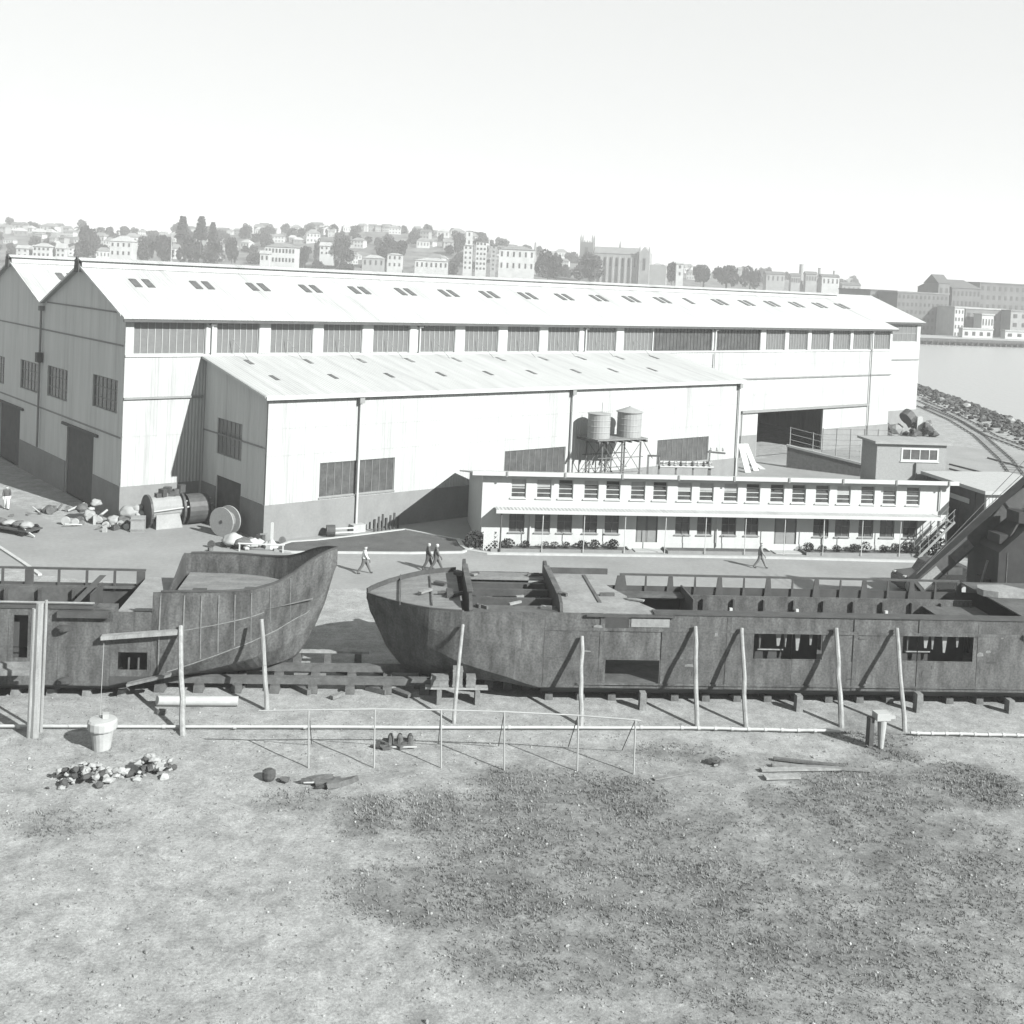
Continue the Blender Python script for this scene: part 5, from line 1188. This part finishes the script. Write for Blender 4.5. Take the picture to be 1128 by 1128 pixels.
def person(label, loc, facing, stride, m, arm=.2, bend=0.0, hat=False):
    """one skinned figure, walking along its local +x"""
    P = []; E_ = []; R = []
    def v(x, y, z, r, par=None):
        P.append((x + bend*max(0, z - .95), y, z)); R.append(r*(1.3 if r > .02 else 1))
        if par is not None: E_.append((par, len(P) - 1))
        return len(P) - 1
    pel = v(0, 0, .95, .15); ab = v(0, 0, 1.12, .135, pel); ch = v(.01, 0, 1.32, .155, ab); nk = v(.01, 0, 1.47, .06, ch); hb = v(.03, 0, 1.56, .085, nk); hd = v(.035, 0, 1.64, .1, hb); tp = v(.02, 0, 1.71, .075, hd); no = v(.135, 0, 1.6, .015, hd)
    for s_ in (-1, 1):
        f_ = stride*s_
        hp = v(.0, .09*s_, .9, .11, pel); kn = v(f_*.24 + .04, .1*s_, .5, .075, hp); an = v(f_*.5 - (.06 if f_ < 0 else -.02), .1*s_, .1, .05, kn); to = v(f_*.5 + .16, .11*s_, .04, .04, an)
        sh = v(0, .19*s_, 1.4, .07, ch); a_ = -s_*arm
        el = v(a_*.5, .25*s_, 1.13, .05, sh); wr = v(a_ + .08, .25*s_, .9, .035, el); pm = v(a_ + .1, .25*s_, .83, .035, wr)
        for k_, (dx, dy, ln) in enumerate(((.03, 0, .085), (.012, .0, .095), (-.008, 0, .09), (-.026, 0, .07))): v(a_ + .1 + dx, .25*s_ + dy, .82 - ln, .009, pm)
        v(a_ + .145, .24*s_, .8, .011, pm)
    me = bpy.data.meshes.new('person'); me.from_pydata(P, E_, []); me.materials.append(MATS[m])
    o = link('person', me, None, loc, facing, label=label, category='person')
    sk_ = o.modifiers.new('skin', 'SKIN'); sk_.use_smooth_shade = True
    for i, r in enumerate(R): me.skin_vertices[0].data[i].radius = (r, r)
    me.skin_vertices[0].data[0].use_root = True
    o.modifiers.new('smooth', 'SUBSURF').levels = 1; o.modifiers['smooth'].render_levels = 2
    if hat: MB().lathe([(.16, 1.69), (.15, 1.705), (.1, 1.71), (.09, 1.8), (.03, 1.82)], 14).build('hat', 'cloth_white', o, (.03 + bend*.7, 0, 0))
    return o
clothing('man_light', .07, .5, .05, .25); clothing('man_dark', .04, .04, .25, .25); clothing('man_mid', .05, .07, .42, .25); clothing('man_grey', .11, .15, .05, .25); clothing('man_sacks', .42, .04, .05, .25)
person('man in a white shirt and dark trousers walking alone on the road', gp(401, 632), radians(8), .75, 'man_light', .22)
person('taller figure in dark clothes, left of the pair walking on the road', gp(471, 628), radians(10), .6, 'man_dark', .15)
person('figure in dark clothes with a pale head, right of the pair on the road', gp(480, 629), radians(12), .8, 'man_mid', .2)
person('man in grey overalls striding along the road before the office', gp(837, 626), radians(-10), .75, 'man_grey', .2)
person('figure in a dark top and white trousers by the great shed at the left edge', gp(7, 561), radians(-60), .4, 'man_sacks', .1)

# ---------------------------------------------------------------- waterside: rubble bank, rails
rb = MB()
for i in range(2200):
    y = random.uniform(120, 240); x = shore_x(y) - abs(random.gauss(0, 3.2)) + 1.0
    rb.rock((x, y, random.uniform(-.15, .25)), random.uniform(.15, .55), .7)
rb.build('shore_rocks', 'rock_dark', kind='stuff', label='dark rubble bank along the water edge', category='rocks')
for i, (u, v, r, lb) in enumerate(((1036, 441, .9, 'pale boulder on the shore nearest the far end of the great shed'), (1065, 447, .8, 'middle pale boulder on the rubble bank'), (1113, 464, .9, 'flat pale boulder on the rubble bank at the right edge'))):
    p = gp(u, v, .5); MB().rock((0, 0, .1), r, .6).build('boulder', 'concrete', None, p, label=lb, category='boulder', group='pale boulders on the shore')
def track(pts, label):
    o = thing('railway_track', label, 'track', (pts[0][0], pts[0][1], .01), 0, 'railway tracks by the water'); b = Vector((pts[0][0], pts[0][1], 0))
    Q = []
    for (x0, y0), (x1, y1) in zip(pts, pts[1:]):
        for i in range(8): Q.append(Vector((x0 + (x1 - x0)*i/8, y0 + (y1 - y0)*i/8, 0)))
    Q.append(Vector((pts[-1][0], pts[-1][1], 0)))
    for s_ in (-.72, .72):
        m_ = MB()
        for a, c in zip(Q, Q[1:]):
            d = (c - a).normalized(); nn = Vector((-d.y, d.x, 0))*s_; m_.beam(a - b + nn + V(0, 0, .12), c - b + nn + V(0, 0, .12), .08, .12)
        m_.build('rail', 'rust', o)
    sl = MB(); L = 0
    for a, c in zip(Q, Q[1:]):
        n = max(1, int((c - a).length/1.2)); ang = atan2((c - a).y, (c - a).x)
        for i in range(n): sl.obox(a.lerp(c, i/n) - b + V(0, 0, .02), .25, 2.3, .06, ang)
    so = sl.build('sleepers', 'timber_grey', o); so['kind'] = 'stuff'
track([(74, 200), (72.2, 183), (69.6, 168), (66.3, 152), (65.5, 138), (66.5, 118)], 'railway track nearest the rubble bank, curving along the shore')
track([(70.5, 190), (68.2, 170), (64.6, 152), (58.5, 130), (53.5, 115), (50, 100)], 'railway track that curves away from the shore towards the office')
for i, (u0, v0, u1, v1, lb) in enumerate(((1046, 512, 1128, 533, 'upper of the long thin rods lying on the yard right of the block'), (1046, 517, 1120, 538, 'lower of the long thin rods lying on the yard right of the block'), (1088, 505, 1128, 516, 'short rod lying near the railway track at the right'))):
    MB().beam(gp(u0, v0) + V(0, 0, .08), gp(u1, v1) + V(0, 0, .08), .16, .16).build('steel_rod', 'rust', None, label=lb, category='rod', group='rods lying on the yard')
jh = thing('scrap_heap', 'dark heap of scrap iron and drums at the foot of the far wing', 'scrap', gp(1000, 480), .2)
for i in range(26):
    x = random.uniform(-4.2, 3.4); MB().rock((x, random.uniform(-1, 1.5), random.uniform(.2, 1.6)), random.uniform(.4, .9), .8).build('lump', random.choice(['rust', 'steel_dark', 'rock_dark', 'concrete']), jh)
MB().tube((-.3, .3, 2.2), (.5, .5, 2.8), 1.0, n=14).build('drum', 'steel_dark', jh); MB().box(1.3, 2.1, 0, .6, 0, 2.6).build('white_cabinet', 'concrete_white', jh)

# ================================================================== across the harbour
def hz(p): return hill_z(p.x, p.y)
def on_hill(u, v, y, sink=0.0):
    """stand at the sight line of (u, v) at distance y; the hill is raised terrain, so the base is set into it"""
    return at(u, v, y)
HOUSE = {}
def house(name, label, p, w, d, h, rh, wm, rm, rz=0, group=None, hip=True, wins=(3, 1), cat='house', down=6):
    o = thing(name, label, cat, p, rz, group)
    key = (round(w, 1), round(d, 1), round(h, 1), round(rh, 1), wm, rm, hip, wins, down)
    if key not in HOUSE:
        a = MB().box(-w/2, w/2, -d/2, d/2, -down, h).mesh('wall', wm)
        r = MB(); e = .5; i = d/2*.8 if hip else -e
        r.add([(-w/2 - e, -d/2 - e, h + .02), (w/2 + e, -d/2 - e, h + .02), (w/2 + e, d/2 + e, h + .02), (-w/2 - e, d/2 + e, h + .02), (-w/2 + i, 0, h + rh), (w/2 - i, 0, h + rh)], [(0, 1, 5, 4), (1, 2, 5), (2, 3, 4, 5), (3, 0, 4), (3, 2, 1, 0)])
        r = r.mesh('roof', rm)
        ww = []
        for q in range(wins[1]):
            for s_ in range(wins[0]):
                x = -w/2 + w*(s_ + .5)/wins[0]; z = h*(q + .35)/wins[1]; ww.append(MB().box(x - .55, x + .55, -d/2 - .06, -d/2 - .004, z, z + h/wins[1]*.45).mesh('window', 'far_window'))
        HOUSE[key] = (a, r, ww)
    a, r, ww = HOUSE[key]
    link('wall', a, o); link('roof', r, o)
    for x in ww: link('window', x, o)
    return o
# scattered houses on the slopes
WM = ['house_pale', 'house_pale', 'house_mid', 'house_dark']; RM = ['roof_pale', 'roof_mid', 'roof_mid', 'roof_dark']
KINDS = [(9, 8, 5, 2.6, WM[0], RM[0], True, (3, 1)), (11, 9, 7, 3, WM[0], RM[1], True, (4, 2)), (8, 8, 6, 2.5, WM[2], RM[1], False, (2, 2)), (13, 9, 6, 3, WM[1], RM[2], True, (4, 1)), (9, 9, 8, 2.5, WM[2], RM[3], False, (3, 2)), (10, 8, 5, 3, WM[3], RM[0], True, (3, 1))]
rnd = random.Random(11)
MARKS = [(0, 'at the left edge'), (85, 'left of the dark tree above the gable'), (115, 'near the villa'), (180, 'below the tall pines'), (260, 'left of the long white house'), (310, 'above the long white house'), (350, 'left of the spreading tree'), (395, 'right of the spreading tree'),
         (450, 'right of the widest tree'), (500, 'left of the apartment blocks'), (550, 'by the white terrace'), (610, 'left of the church'), (690, 'by the church'), (760, 'right of the church'), (840, 'left of the skyline chimneys'), (930, 'right of the skyline chimneys')]
def near_mark(u): return min(MARKS, key=lambda m: abs(m[0] - u))[1]
def image_of(x, y, z):
    d = y*cos(PITCH) - (z - CAMH)*sin(PITCH); up = y*sin(PITCH) + (z - CAMH)*cos(PITCH); X = x/d*F; Y = -up/d*F
    return CU + X*cos(ROLL) - Y*sin(ROLL), CV + X*sin(ROLL) + Y*cos(ROLL)
def ridge_v(u): return 279 + .0377*(u - 90)
TONE = {'house_pale': 'white', 'house_mid': 'grey', 'house_dark': 'dark'}
for i in range(260):
    y = rnd.uniform(740, 1120); u = rnd.uniform(-20, 560) if rnd.random() < .72 else rnd.uniform(560, 960)
    x = (u - 564)/F*y; z = hill_z(x, y); kd = KINDS[rnd.randrange(6)]
    uu, vv = image_of(x, y, z + kd[2])
    if vv > ridge_v(uu) - 1: continue                                      # wholly behind the great shed
    high = 'high' if y > 960 else 'low'
    ho = house('hill_house', f"{TONE[kd[4]]} {'hipped' if kd[6] else 'gabled'} house {high} on the far hillside {near_mark(uu)}", (x, y, z - .5), *kd[:4], kd[4], kd[5], rnd.uniform(-.5, .5), 'houses on the far hillside', kd[6], kd[7]); q_ = rnd.uniform(.5, .95); ho.scale = (q_*rnd.uniform(.8, 1.3), q_, q_*rnd.uniform(.8, 1.2))
# trees: three crown shapes shared by copies
CROWN = []
for q in range(4):
    r_ = random.Random(40 + q); lob = []
    for i in range(9): a_ = r_.random()*6.28; d = r_.uniform(.1, .62); lob.append((cos(a_)*d, sin(a_)*d, .48 + r_.uniform(-.26, .26), r_.uniform(.26, .46), r_.uniform(.26, .46), r_.uniform(.16, .3)))
    CROWN.append(leaves(lob, 1300, .085, q).mesh('crown', 'foliage'))
TR = MB(); TR.tube((0, 0, -.6), (0, 0, .35), .06, .045, 7)
for a_ in (0, 2.1, 4.2): TR.tube((0, 0, .3), (cos(a_)*.3, sin(a_)*.3, .68), .035, .012, 5)
TRK = TR.mesh('trunk', 'bark')
def tree(label, p, w, h, q=0, group='trees on the far hillside'):
    o = thing('tree', label, 'tree', p, random.random()*6, group); o.scale = (w/2, w/2, h); link('crown', CROWN[q % 4], o); link('trunk', TRK, o); return o
for i in range(330):
    y = rnd.uniform(700, 1110); u = rnd.uniform(-20, 960); x = (u - 564)/F*y; w = rnd.uniform(6, 15); z = hill_z(x, y)
    uu, vv = image_of(x, y, z + w*.6)
    if vv > ridge_v(uu) - 1: continue
    tree(f"{'small' if w < 8.5 else 'broad'} leafy tree {'high' if y > 950 else 'low'} on the far hillside {near_mark(uu)}", (x, y, z - .5), w, w*rnd.uniform(.6, .85), i)
# the ones that stand out, set on their own rise
def px(y): return y/F
def standout_tree(u, v0, v1, wpx, y, label, q):
    b = at(u, v1, y); tree(label, b, wpx*px(y), (v1 - v0)*px(y)*1.1, q, 'large trees on the far hillside')
BT = [(95, 253, 280, 34, 690, 'dark broad tree just above the gable of the great shed'), (160, 259, 284, 30, 690, 'left dark tree of the belt below the two tall pines'), (182, 257, 285, 32, 690, 'dark tree behind the white flagpole'), (208, 262, 286, 34, 690, 'dark tree below the left tall pine'), (236, 263, 287, 32, 690, 'dark tree below the right tall pine'),
      (255, 260, 284, 20, 720, 'small dark tree right of the tall pines'), (334, 269, 289, 17, 690, 'dark rounded tree right of the long white house'), (349, 263, 282, 12, 760, 'narrow dark tree behind the white gabled house'), (376, 264, 283, 32, 720, 'dark spreading tree in the middle of the hillside'), (431, 261, 282, 38, 720, 'widest dark tree left of the apartment blocks'),
      (505, 254, 275, 22, 800, 'dark tree on the crest above the apartment blocks'), (604, 276, 300, 42, 690, 'rounded tree between the white terrace and the church'), (650, 282, 304, 50, 690, 'broad dark tree in front of the church tower'), (800, 291, 310, 40, 720, 'left low tree on the crest right of the church'), (775, 290, 308, 34, 730, 'low tree on the crest nearest the church'), (826, 294, 312, 30, 720, 'right low tree on the crest right of the church'), (740, 291, 306, 26, 720, 'small tree right of the church by a white house')]
for i, b in enumerate(BT): standout_tree(b[0], b[1], b[2] + 4, b[3], b[4], b[5], i)
def pine(u, v0, v1, y, label, seed):
    b = at(u, v1, y); h = (v1 - v0)*px(y); o = thing('norfolk_pine', label, 'tree', b, 0, 'tall pines on the far hill')
    r_ = random.Random(seed); mb = MB(); n = 16
    for i in range(n):
        z = h*(.2 + .78*i/n); rad = (h*.26)*(1 - .72*i/n)
        for k_ in range(9):
            a_ = k_*2*pi/9 + i*.7 + r_.uniform(-.2, .2)
            for s_ in range(7):
                t = (s_ + 1)/7; q = Vector((cos(a_)*rad*t, sin(a_)*rad*t, z + .5*t + r_.uniform(-.5, .5))); s2 = h*.03*r_.uniform(.7, 1.4)
                a = Vector((r_.gauss(0, 1), r_.gauss(0, 1), r_.gauss(0, 1))).normalized(); c = a.orthogonal(); mb.add([q - a*s2, q + c*s2, q + a*s2, q - c*s2], [(0, 1, 2, 3)])
    mb.build('crown', 'foliage', o); MB().tube((0, 0, -6), (0, 0, h*.97), h*.022, h*.005, 7).build('trunk', 'bark', o)
pine(200.5, 238, 270, 690, 'left of the two tall Norfolk Island pines on the skyline', 1); pine(221, 238, 270, 690, 'right of the two tall Norfolk Island pines on the skyline', 2); pine(234, 245, 268, 700, 'thin ragged pine right of the two tall pines', 3)
p = at(188.5, 284, 680); o = thing('flagpole', 'white flagpole standing left of the tall pines', 'pole', p); MB().tube((0, 0, -4), (0, 0, 14), .22, .14, 8).build('lower_mast', 'white_paint', o); MB().tube((0, 0, 13.5), (0, 0, 20.5), .14, .08, 8).build('top_mast', 'trim_grey', o)
def H(u0, u1, vt, vb, y, name, label, rh, wm, rm, hip, wins, dr=.8, rz=0.0, cat='house'):
    a, b = at(u0, vb, y), at(u1, vb, y); w = (b - a).length; h = (vb - vt)*px(y)
    return house(name, label, (a + b)/2, w, w*dr, max(1, h - rh), rh, wm, rm, rz, None, hip, wins, cat)
H(124, 148, 260, 284, 680, 'villa', 'pale villa with a broad white hipped roof left of the pines', 3.4, 'house_pale', 'roof_pale', True, (4, 2))
H(20, 33, 270, 284, 640, 'house', 'white house above the valley of the twin gables', 2, 'house_pale', 'roof_pale', False, (2, 2))
H(39, 58, 268, 284, 640, 'house', 'pale two-storey house left of the shed gable', 2, 'house_pale', 'roof_pale', True, (4, 2))
H(63, 73, 268, 284, 640, 'house', 'narrow white gabled house left of the dark tree', 3, 'house_pale', 'roof_pale', False, (2, 2))
H(294, 327, 268, 292, 680, 'mansion', 'long white house with a row of dormers and dark windows', 2.5, 'house_pale', 'roof_mid', True, (9, 2))
H(287, 297, 276, 290, 670, 'house', 'little pale cottage left of the long white house', 2, 'house_pale', 'roof_pale', False, (2, 1))
H(353, 368, 267, 282, 720, 'house', 'white gabled house behind the spreading tree', 2.5, 'house_pale', 'roof_pale', False, (3, 2))
H(427, 443, 279, 296, 690, 'house', 'white square house in front of the widest tree', 1, 'house_pale', 'roof_pale', True, (3, 2))
H(400, 424, 281, 296, 690, 'house', 'low grey house left of the white square house', 2, 'house_mid', 'roof_pale', True, (4, 1))
H(458, 494, 284, 298, 690, 'terrace', 'long low white terrace left of the apartment blocks', 2, 'house_pale', 'roof_pale', True, (7, 1))
H(512, 519, 254, 297, 760, 'apartment_block', 'tall narrow pale block behind the apartment blocks', .5, 'house_pale', 'roof_mid', True, (1, 5), 1.2, cat='apartments')
H(510, 520, 270, 298, 680, 'apartment_block', 'leftmost white apartment block with a flat roof', .4, 'house_pale', 'roof_mid', True, (2, 5), 1.4, cat='apartments')
H(523.5, 535, 266, 299, 680, 'apartment_block', 'middle white apartment block with a column of windows', .4, 'house_pale', 'roof_dark', True, (3, 6), 1.4, cat='apartments')
H(540, 546, 270, 299, 685, 'apartment_block', 'right dark-sided apartment block', .4, 'house_mid', 'roof_dark', True, (1, 6), 2.0, cat='apartments')
H(549, 588, 271, 300, 690, 'terrace', 'white two-storey building with a long dark eave right of the apartment blocks', 2.5, 'house_pale', 'roof_mid', True, (6, 2))
H(744, 752, 288, 306, 680, 'house', 'white house right of the church', 1.5, 'house_pale', 'roof_pale', False, (1, 2))
p = at(590, 268, 720); o = thing('chimney_stack', 'thin chimney stack above the white two-storey building', 'chimney', (p.x, p.y, p.z - 20)); MB().lathe([(.9, 0), (.6, 20), (.7, 20.5)], 10).build('shaft', 'house_mid', o)
# stone church with pinnacled tower
cy = 760; pp = px(cy)
cb = at(672, 303, cy); ch_ = thing('church', 'large stone church with a pinnacled square tower on the skyline', 'church', cb, radians(-12))
def tower(mb, x0, x1, y0, y1, z): mb.box(x0, x1, y0, y1, -8, z)
MB().box(-11.5, 20, -6, 7, -8, 14.5).build('nave', 'church_stone', ch_)
MB().prism([(-11, -6.4, 14.52), (-11, 7.4, 14.52), (-11, .5, 19)], (31, 0, 0)).build('roof', 'roof_mid', ch_)
tw = MB(); tw.box(-20.5, -11.6, -7, 3, -8, 21.5); tw = tw.build('tower', 'house_dark', ch_)  # darker than the nave: the tower's shaded face is put into its colour
for x in (-20, -12.2):
    for y in (-6.5, 2.5): MB().lathe([(.65, 21.5), (.6, 24.5), (.05, 27)], 6, (x, y, 0)).build('pinnacle', 'church_stone', tw)
for i in range(5): MB().box(-19.6 + i*1.75, -18.7 + i*1.75, -7, -6.6, 21.52, 22.6).build('merlon', 'church_stone', tw)
MB().box(-17.2, -15, -7.1, -7.003, 12, 18).build('belfry_opening', 'far_window', tw)
for i in range(8): MB().box(-10.4 + i*4.1, -9.4 + i*4.1, -7.2, -6.003, -8, 12.5).build('buttress', 'house_mid', ch_)
for i in range(7): MB().box(-8.2 + i*4.1, -7.3 + i*4.1, -6.1, -6.003, 6, 12).build('window', 'far_window', ch_)
tr_ = MB(); tr_.box(20.01, 27, -9, 9, -8, 15.5); tr_.prism([(20.01, -9, 15.51), (27, -9, 15.51), (23.5, -9, 20)], (0, 18, 0)); tr_.build('transept', 'church_stone', ch_)
for x in (20.3, 26.7): MB().lathe([(.6, 15), (.5, 18.5), (.05, 20.5)], 6, (x, -8.6, 0)).build('pinnacle', 'church_stone', ch_)
MB().box(22.6, 24.4, -9.1, -9.003, 4, 12).build('window', 'far_window', ch_)
MB().box(27.01, 38, -5, 6, -8, 8).build('aisle', 'house_mid', ch_); MB().lathe([(.8, 17), (.7, 21), (.1, 23.5)], 8, (6, .5, 0)).build('fleche', 'church_stone', ch_)
for i, (u, v0, v1, w, lb) in enumerate(((882, 292, 312, 3, 'tall thin chimney on the far skyline towards the right'), (902, 296, 314, 2.2, 'chimney with a platform right of the tall thin chimney'), (918, 299, 316, 1.6, 'short chimney, rightmost of three on the skyline'))):
    b = at(u, v1, 800); o = thing('chimney_stack', lb, 'chimney', (b.x, b.y, b.z - 10), 0, 'chimneys on the far skyline'); h = (v1 - v0)*px(800) + 10
    MB().lathe([(w*.7, 0), (w*.5, h), (w*.6, h + .5)], 10).build('shaft', 'house_mid', o); MB().box(-w*2, w*2, -1, 1, h*.7, h*.7 + 1).build('platform', 'house_dark', o)
for i, (u0, u1, vt, lb) in enumerate(((870, 880, 301, 'low dark works building left of the tall thin chimney'), (886, 898, 299, 'grey works building right of the tall thin chimney'), (903, 922, 302, 'pale works building under the chimneys'), (842, 862, 299, 'dark sawtooth building on the far skyline'), (925, 945, 311, 'low grey building at the right end of the far skyline'))):
    H(u0, u1, vt, vt + 14, 790, 'works_building', lb, 2, 'house_mid' if i != 2 else 'house_pale', 'roof_dark', False, (4, 1), .8, cat='building')
# warehouses on the far wharf
def warehouse(u0, u1, vt, vb, y, label, wm, rm, floors, cols, dep=30, gable_=False, rz=radians(14), rh=4.5):
    a, b = at(u0, vb, y), at(u1, vb, y); w = (b - a).length; h = (vb - vt)*px(y)
    o = thing('warehouse', label, 'warehouse', (a.x, a.y, a.z), rz)
    MB().box(0, w, 0, dep, -4, h).build('wall', wm, o)
    if gable_: MB().prism([(-.3, -.4, h + .02), (-.3, dep + .4, h + .02), (-.3, dep/2, h + rh)], (w + .6, 0, 0)).build('roof', rm, o)
    else: MB().box(-.4, w + .4, -.4, dep + .4, h + .01, h + .7).build('roof', rm, o)
    for f_ in range(floors):
        z0 = h*(f_ + .25)/floors; z1 = h*(f_ + .72)/floors
        for c in range(cols):
            x = w*(c + .5)/cols; MB().box(x - w/cols*.22, x + w/cols*.22, -.08, -.004, z0, z1).build('window', 'far_window', o)
    return o
BZ = 372
warehouse(956, 988, 320, BZ, 560, 'dark warehouse just behind the far end of the great shed', 'house_dark', 'roof_dark', 4, 5)
warehouse(986, 1050, 322, BZ, 545, 'broad brick warehouse with many floors on the far wharf', 'warehouse_brick', 'roof_mid', 6, 12)
warehouse(1046, 1082, 317, BZ, 570, 'grey warehouse behind the white wharf office', 'warehouse_brick', 'roof_dark', 5, 7, 30, True)
warehouse(1076, 1180, 312, BZ, 600, 'tallest long dark warehouse at the right edge of the far wharf', 'warehouse_brick', 'roof_dark', 6, 14)
warehouse(1033, 1047, 312, 330, 555, 'small gabled roof house on top of the brick warehouse', 'house_dark', 'roof_dark', 1, 2, 12, True)
warehouse(1050, 1062, 339, BZ, 535, 'narrow white building on the far wharf', 'house_pale', 'roof_pale', 4, 3, 14)
warehouse(1062, 1112, 340, BZ, 540, 'dark long wharf shed with a pale roof edge right of the narrow white building', 'house_dark', 'roof_pale', 2, 6, 24)
warehouse(1081, 1096, 347, 362, 532, 'white bay front on the long wharf shed', 'house_pale', 'roof_pale', 1, 4, 6)
warehouse(1112, 1180, 343, BZ, 538, 'grey wharf building at the right edge', 'house_mid', 'roof_mid', 3, 6, 20)
warehouse(1060, 1098, 362.5, 371.5, 515, 'low white wharf hoarding, left of two', 'house_pale', 'roof_pale', 1, 4, 3, rz=radians(14))
warehouse(1107, 1180, 365, 372.5, 525, 'low white wharf hoarding, right of two', 'house_pale', 'roof_pale', 1, 6, 3, rz=radians(14))
wf = thing('far_wharf', 'dark timber wharf with piles along the far shore', 'wharf', (150, 484, -1.8), atan2(.28, 1))
MB().box(-60, 240, 0, 30, 2.6, 3.2).build('deck', 'concrete', wf)
MB().box(-60, 240, -.3, -.003, 1.6, 3.0).build('wale', 'wharf_timber', wf)
pm_ = MB().box(-.35, .35, -.35, .35, -2, 2.59).mesh('pile', 'wharf_timber')
for i in range(100): link('pile', pm_, wf, (-58 + i*3, .5, 0))
MB().box(-60, 240, 6, 6.3, -2, 2.58).build('back_wall', 'wharf_timber', wf)

# ================================================================== grass, pebbles
gm = MB(); rg = random.Random(5); cnt = 0
for _ in range(170000):
    y = rg.uniform(24.5, 46.5); x = rg.uniform(-.62*y, .62*y)
    d = in_patch(x, y); nz_ = noise.noise(Vector((x*.5, y*.5, 1.3)))*.6 + noise.noise(Vector((x*1.9, y*1.9, 5.3)))*.5
    if rg.random() > max(.03, d*(.6 + nz_)): continue
    z = ground_z(x, y); hh = rg.uniform(.025, .06) + d*.09*rg.random()
    for b in range(3):
        a = rg.random()*6.28; l_ = rg.uniform(.5, 1.2)*hh; w_ = .012 + .014*rg.random(); ox, oy = rg.uniform(-.06, .06), rg.uniform(-.06, .06)
        gm.add([(x + ox - sin(a)*w_, y + oy + cos(a)*w_, z - .01), (x + ox + sin(a)*w_, y + oy - cos(a)*w_, z - .01), (x + ox + cos(a)*l_*.8, y + oy + sin(a)*l_*.8, z + hh)], [(0, 1, 2)])
    cnt += 1
print('tufts', cnt)
gm.build('grass', 'grass_blade', kind='stuff', label='short patchy grass growing in tufts over the sandy foreground', category='grass')
pm = MB()
for _ in range(1300):
    y = rg.uniform(24.5, 46.5); x = rg.uniform(-.62*y, .62*y); r = rg.uniform(.015, .05)*(1.7 if rg.random() < .06 else 1)
    pm.rock((x, y, ground_z(x, y) + r*.3), r, .7)
pm.build('pebbles', 'rubble', kind='stuff', label='pale pebbles scattered over the foreground', category='pebbles')

# ================================================================== air
HAZE = True
if HAZE:
    hm = bpy.data.materials.new('haze'); hm.use_nodes = True; n = hm.node_tree.nodes; l = hm.node_tree.links
    n.remove(n['Principled BSDF']); pv = n.new('ShaderNodeVolumePrincipled'); pv.inputs['Color'].default_value = (.985, 1, .99, 1); pv.inputs['Density'].default_value = .00038; pv.inputs['Anisotropy'].default_value = 0
    l.new(pv.outputs[0], n['Material Output'].inputs['Volume'])
    MATS['haze'] = hm
    MB().box(-980, 1180, -70, 1330, -9, 84).build('haze', 'haze', kind='stuff', label='thin pale haze over the harbour', category='haze')
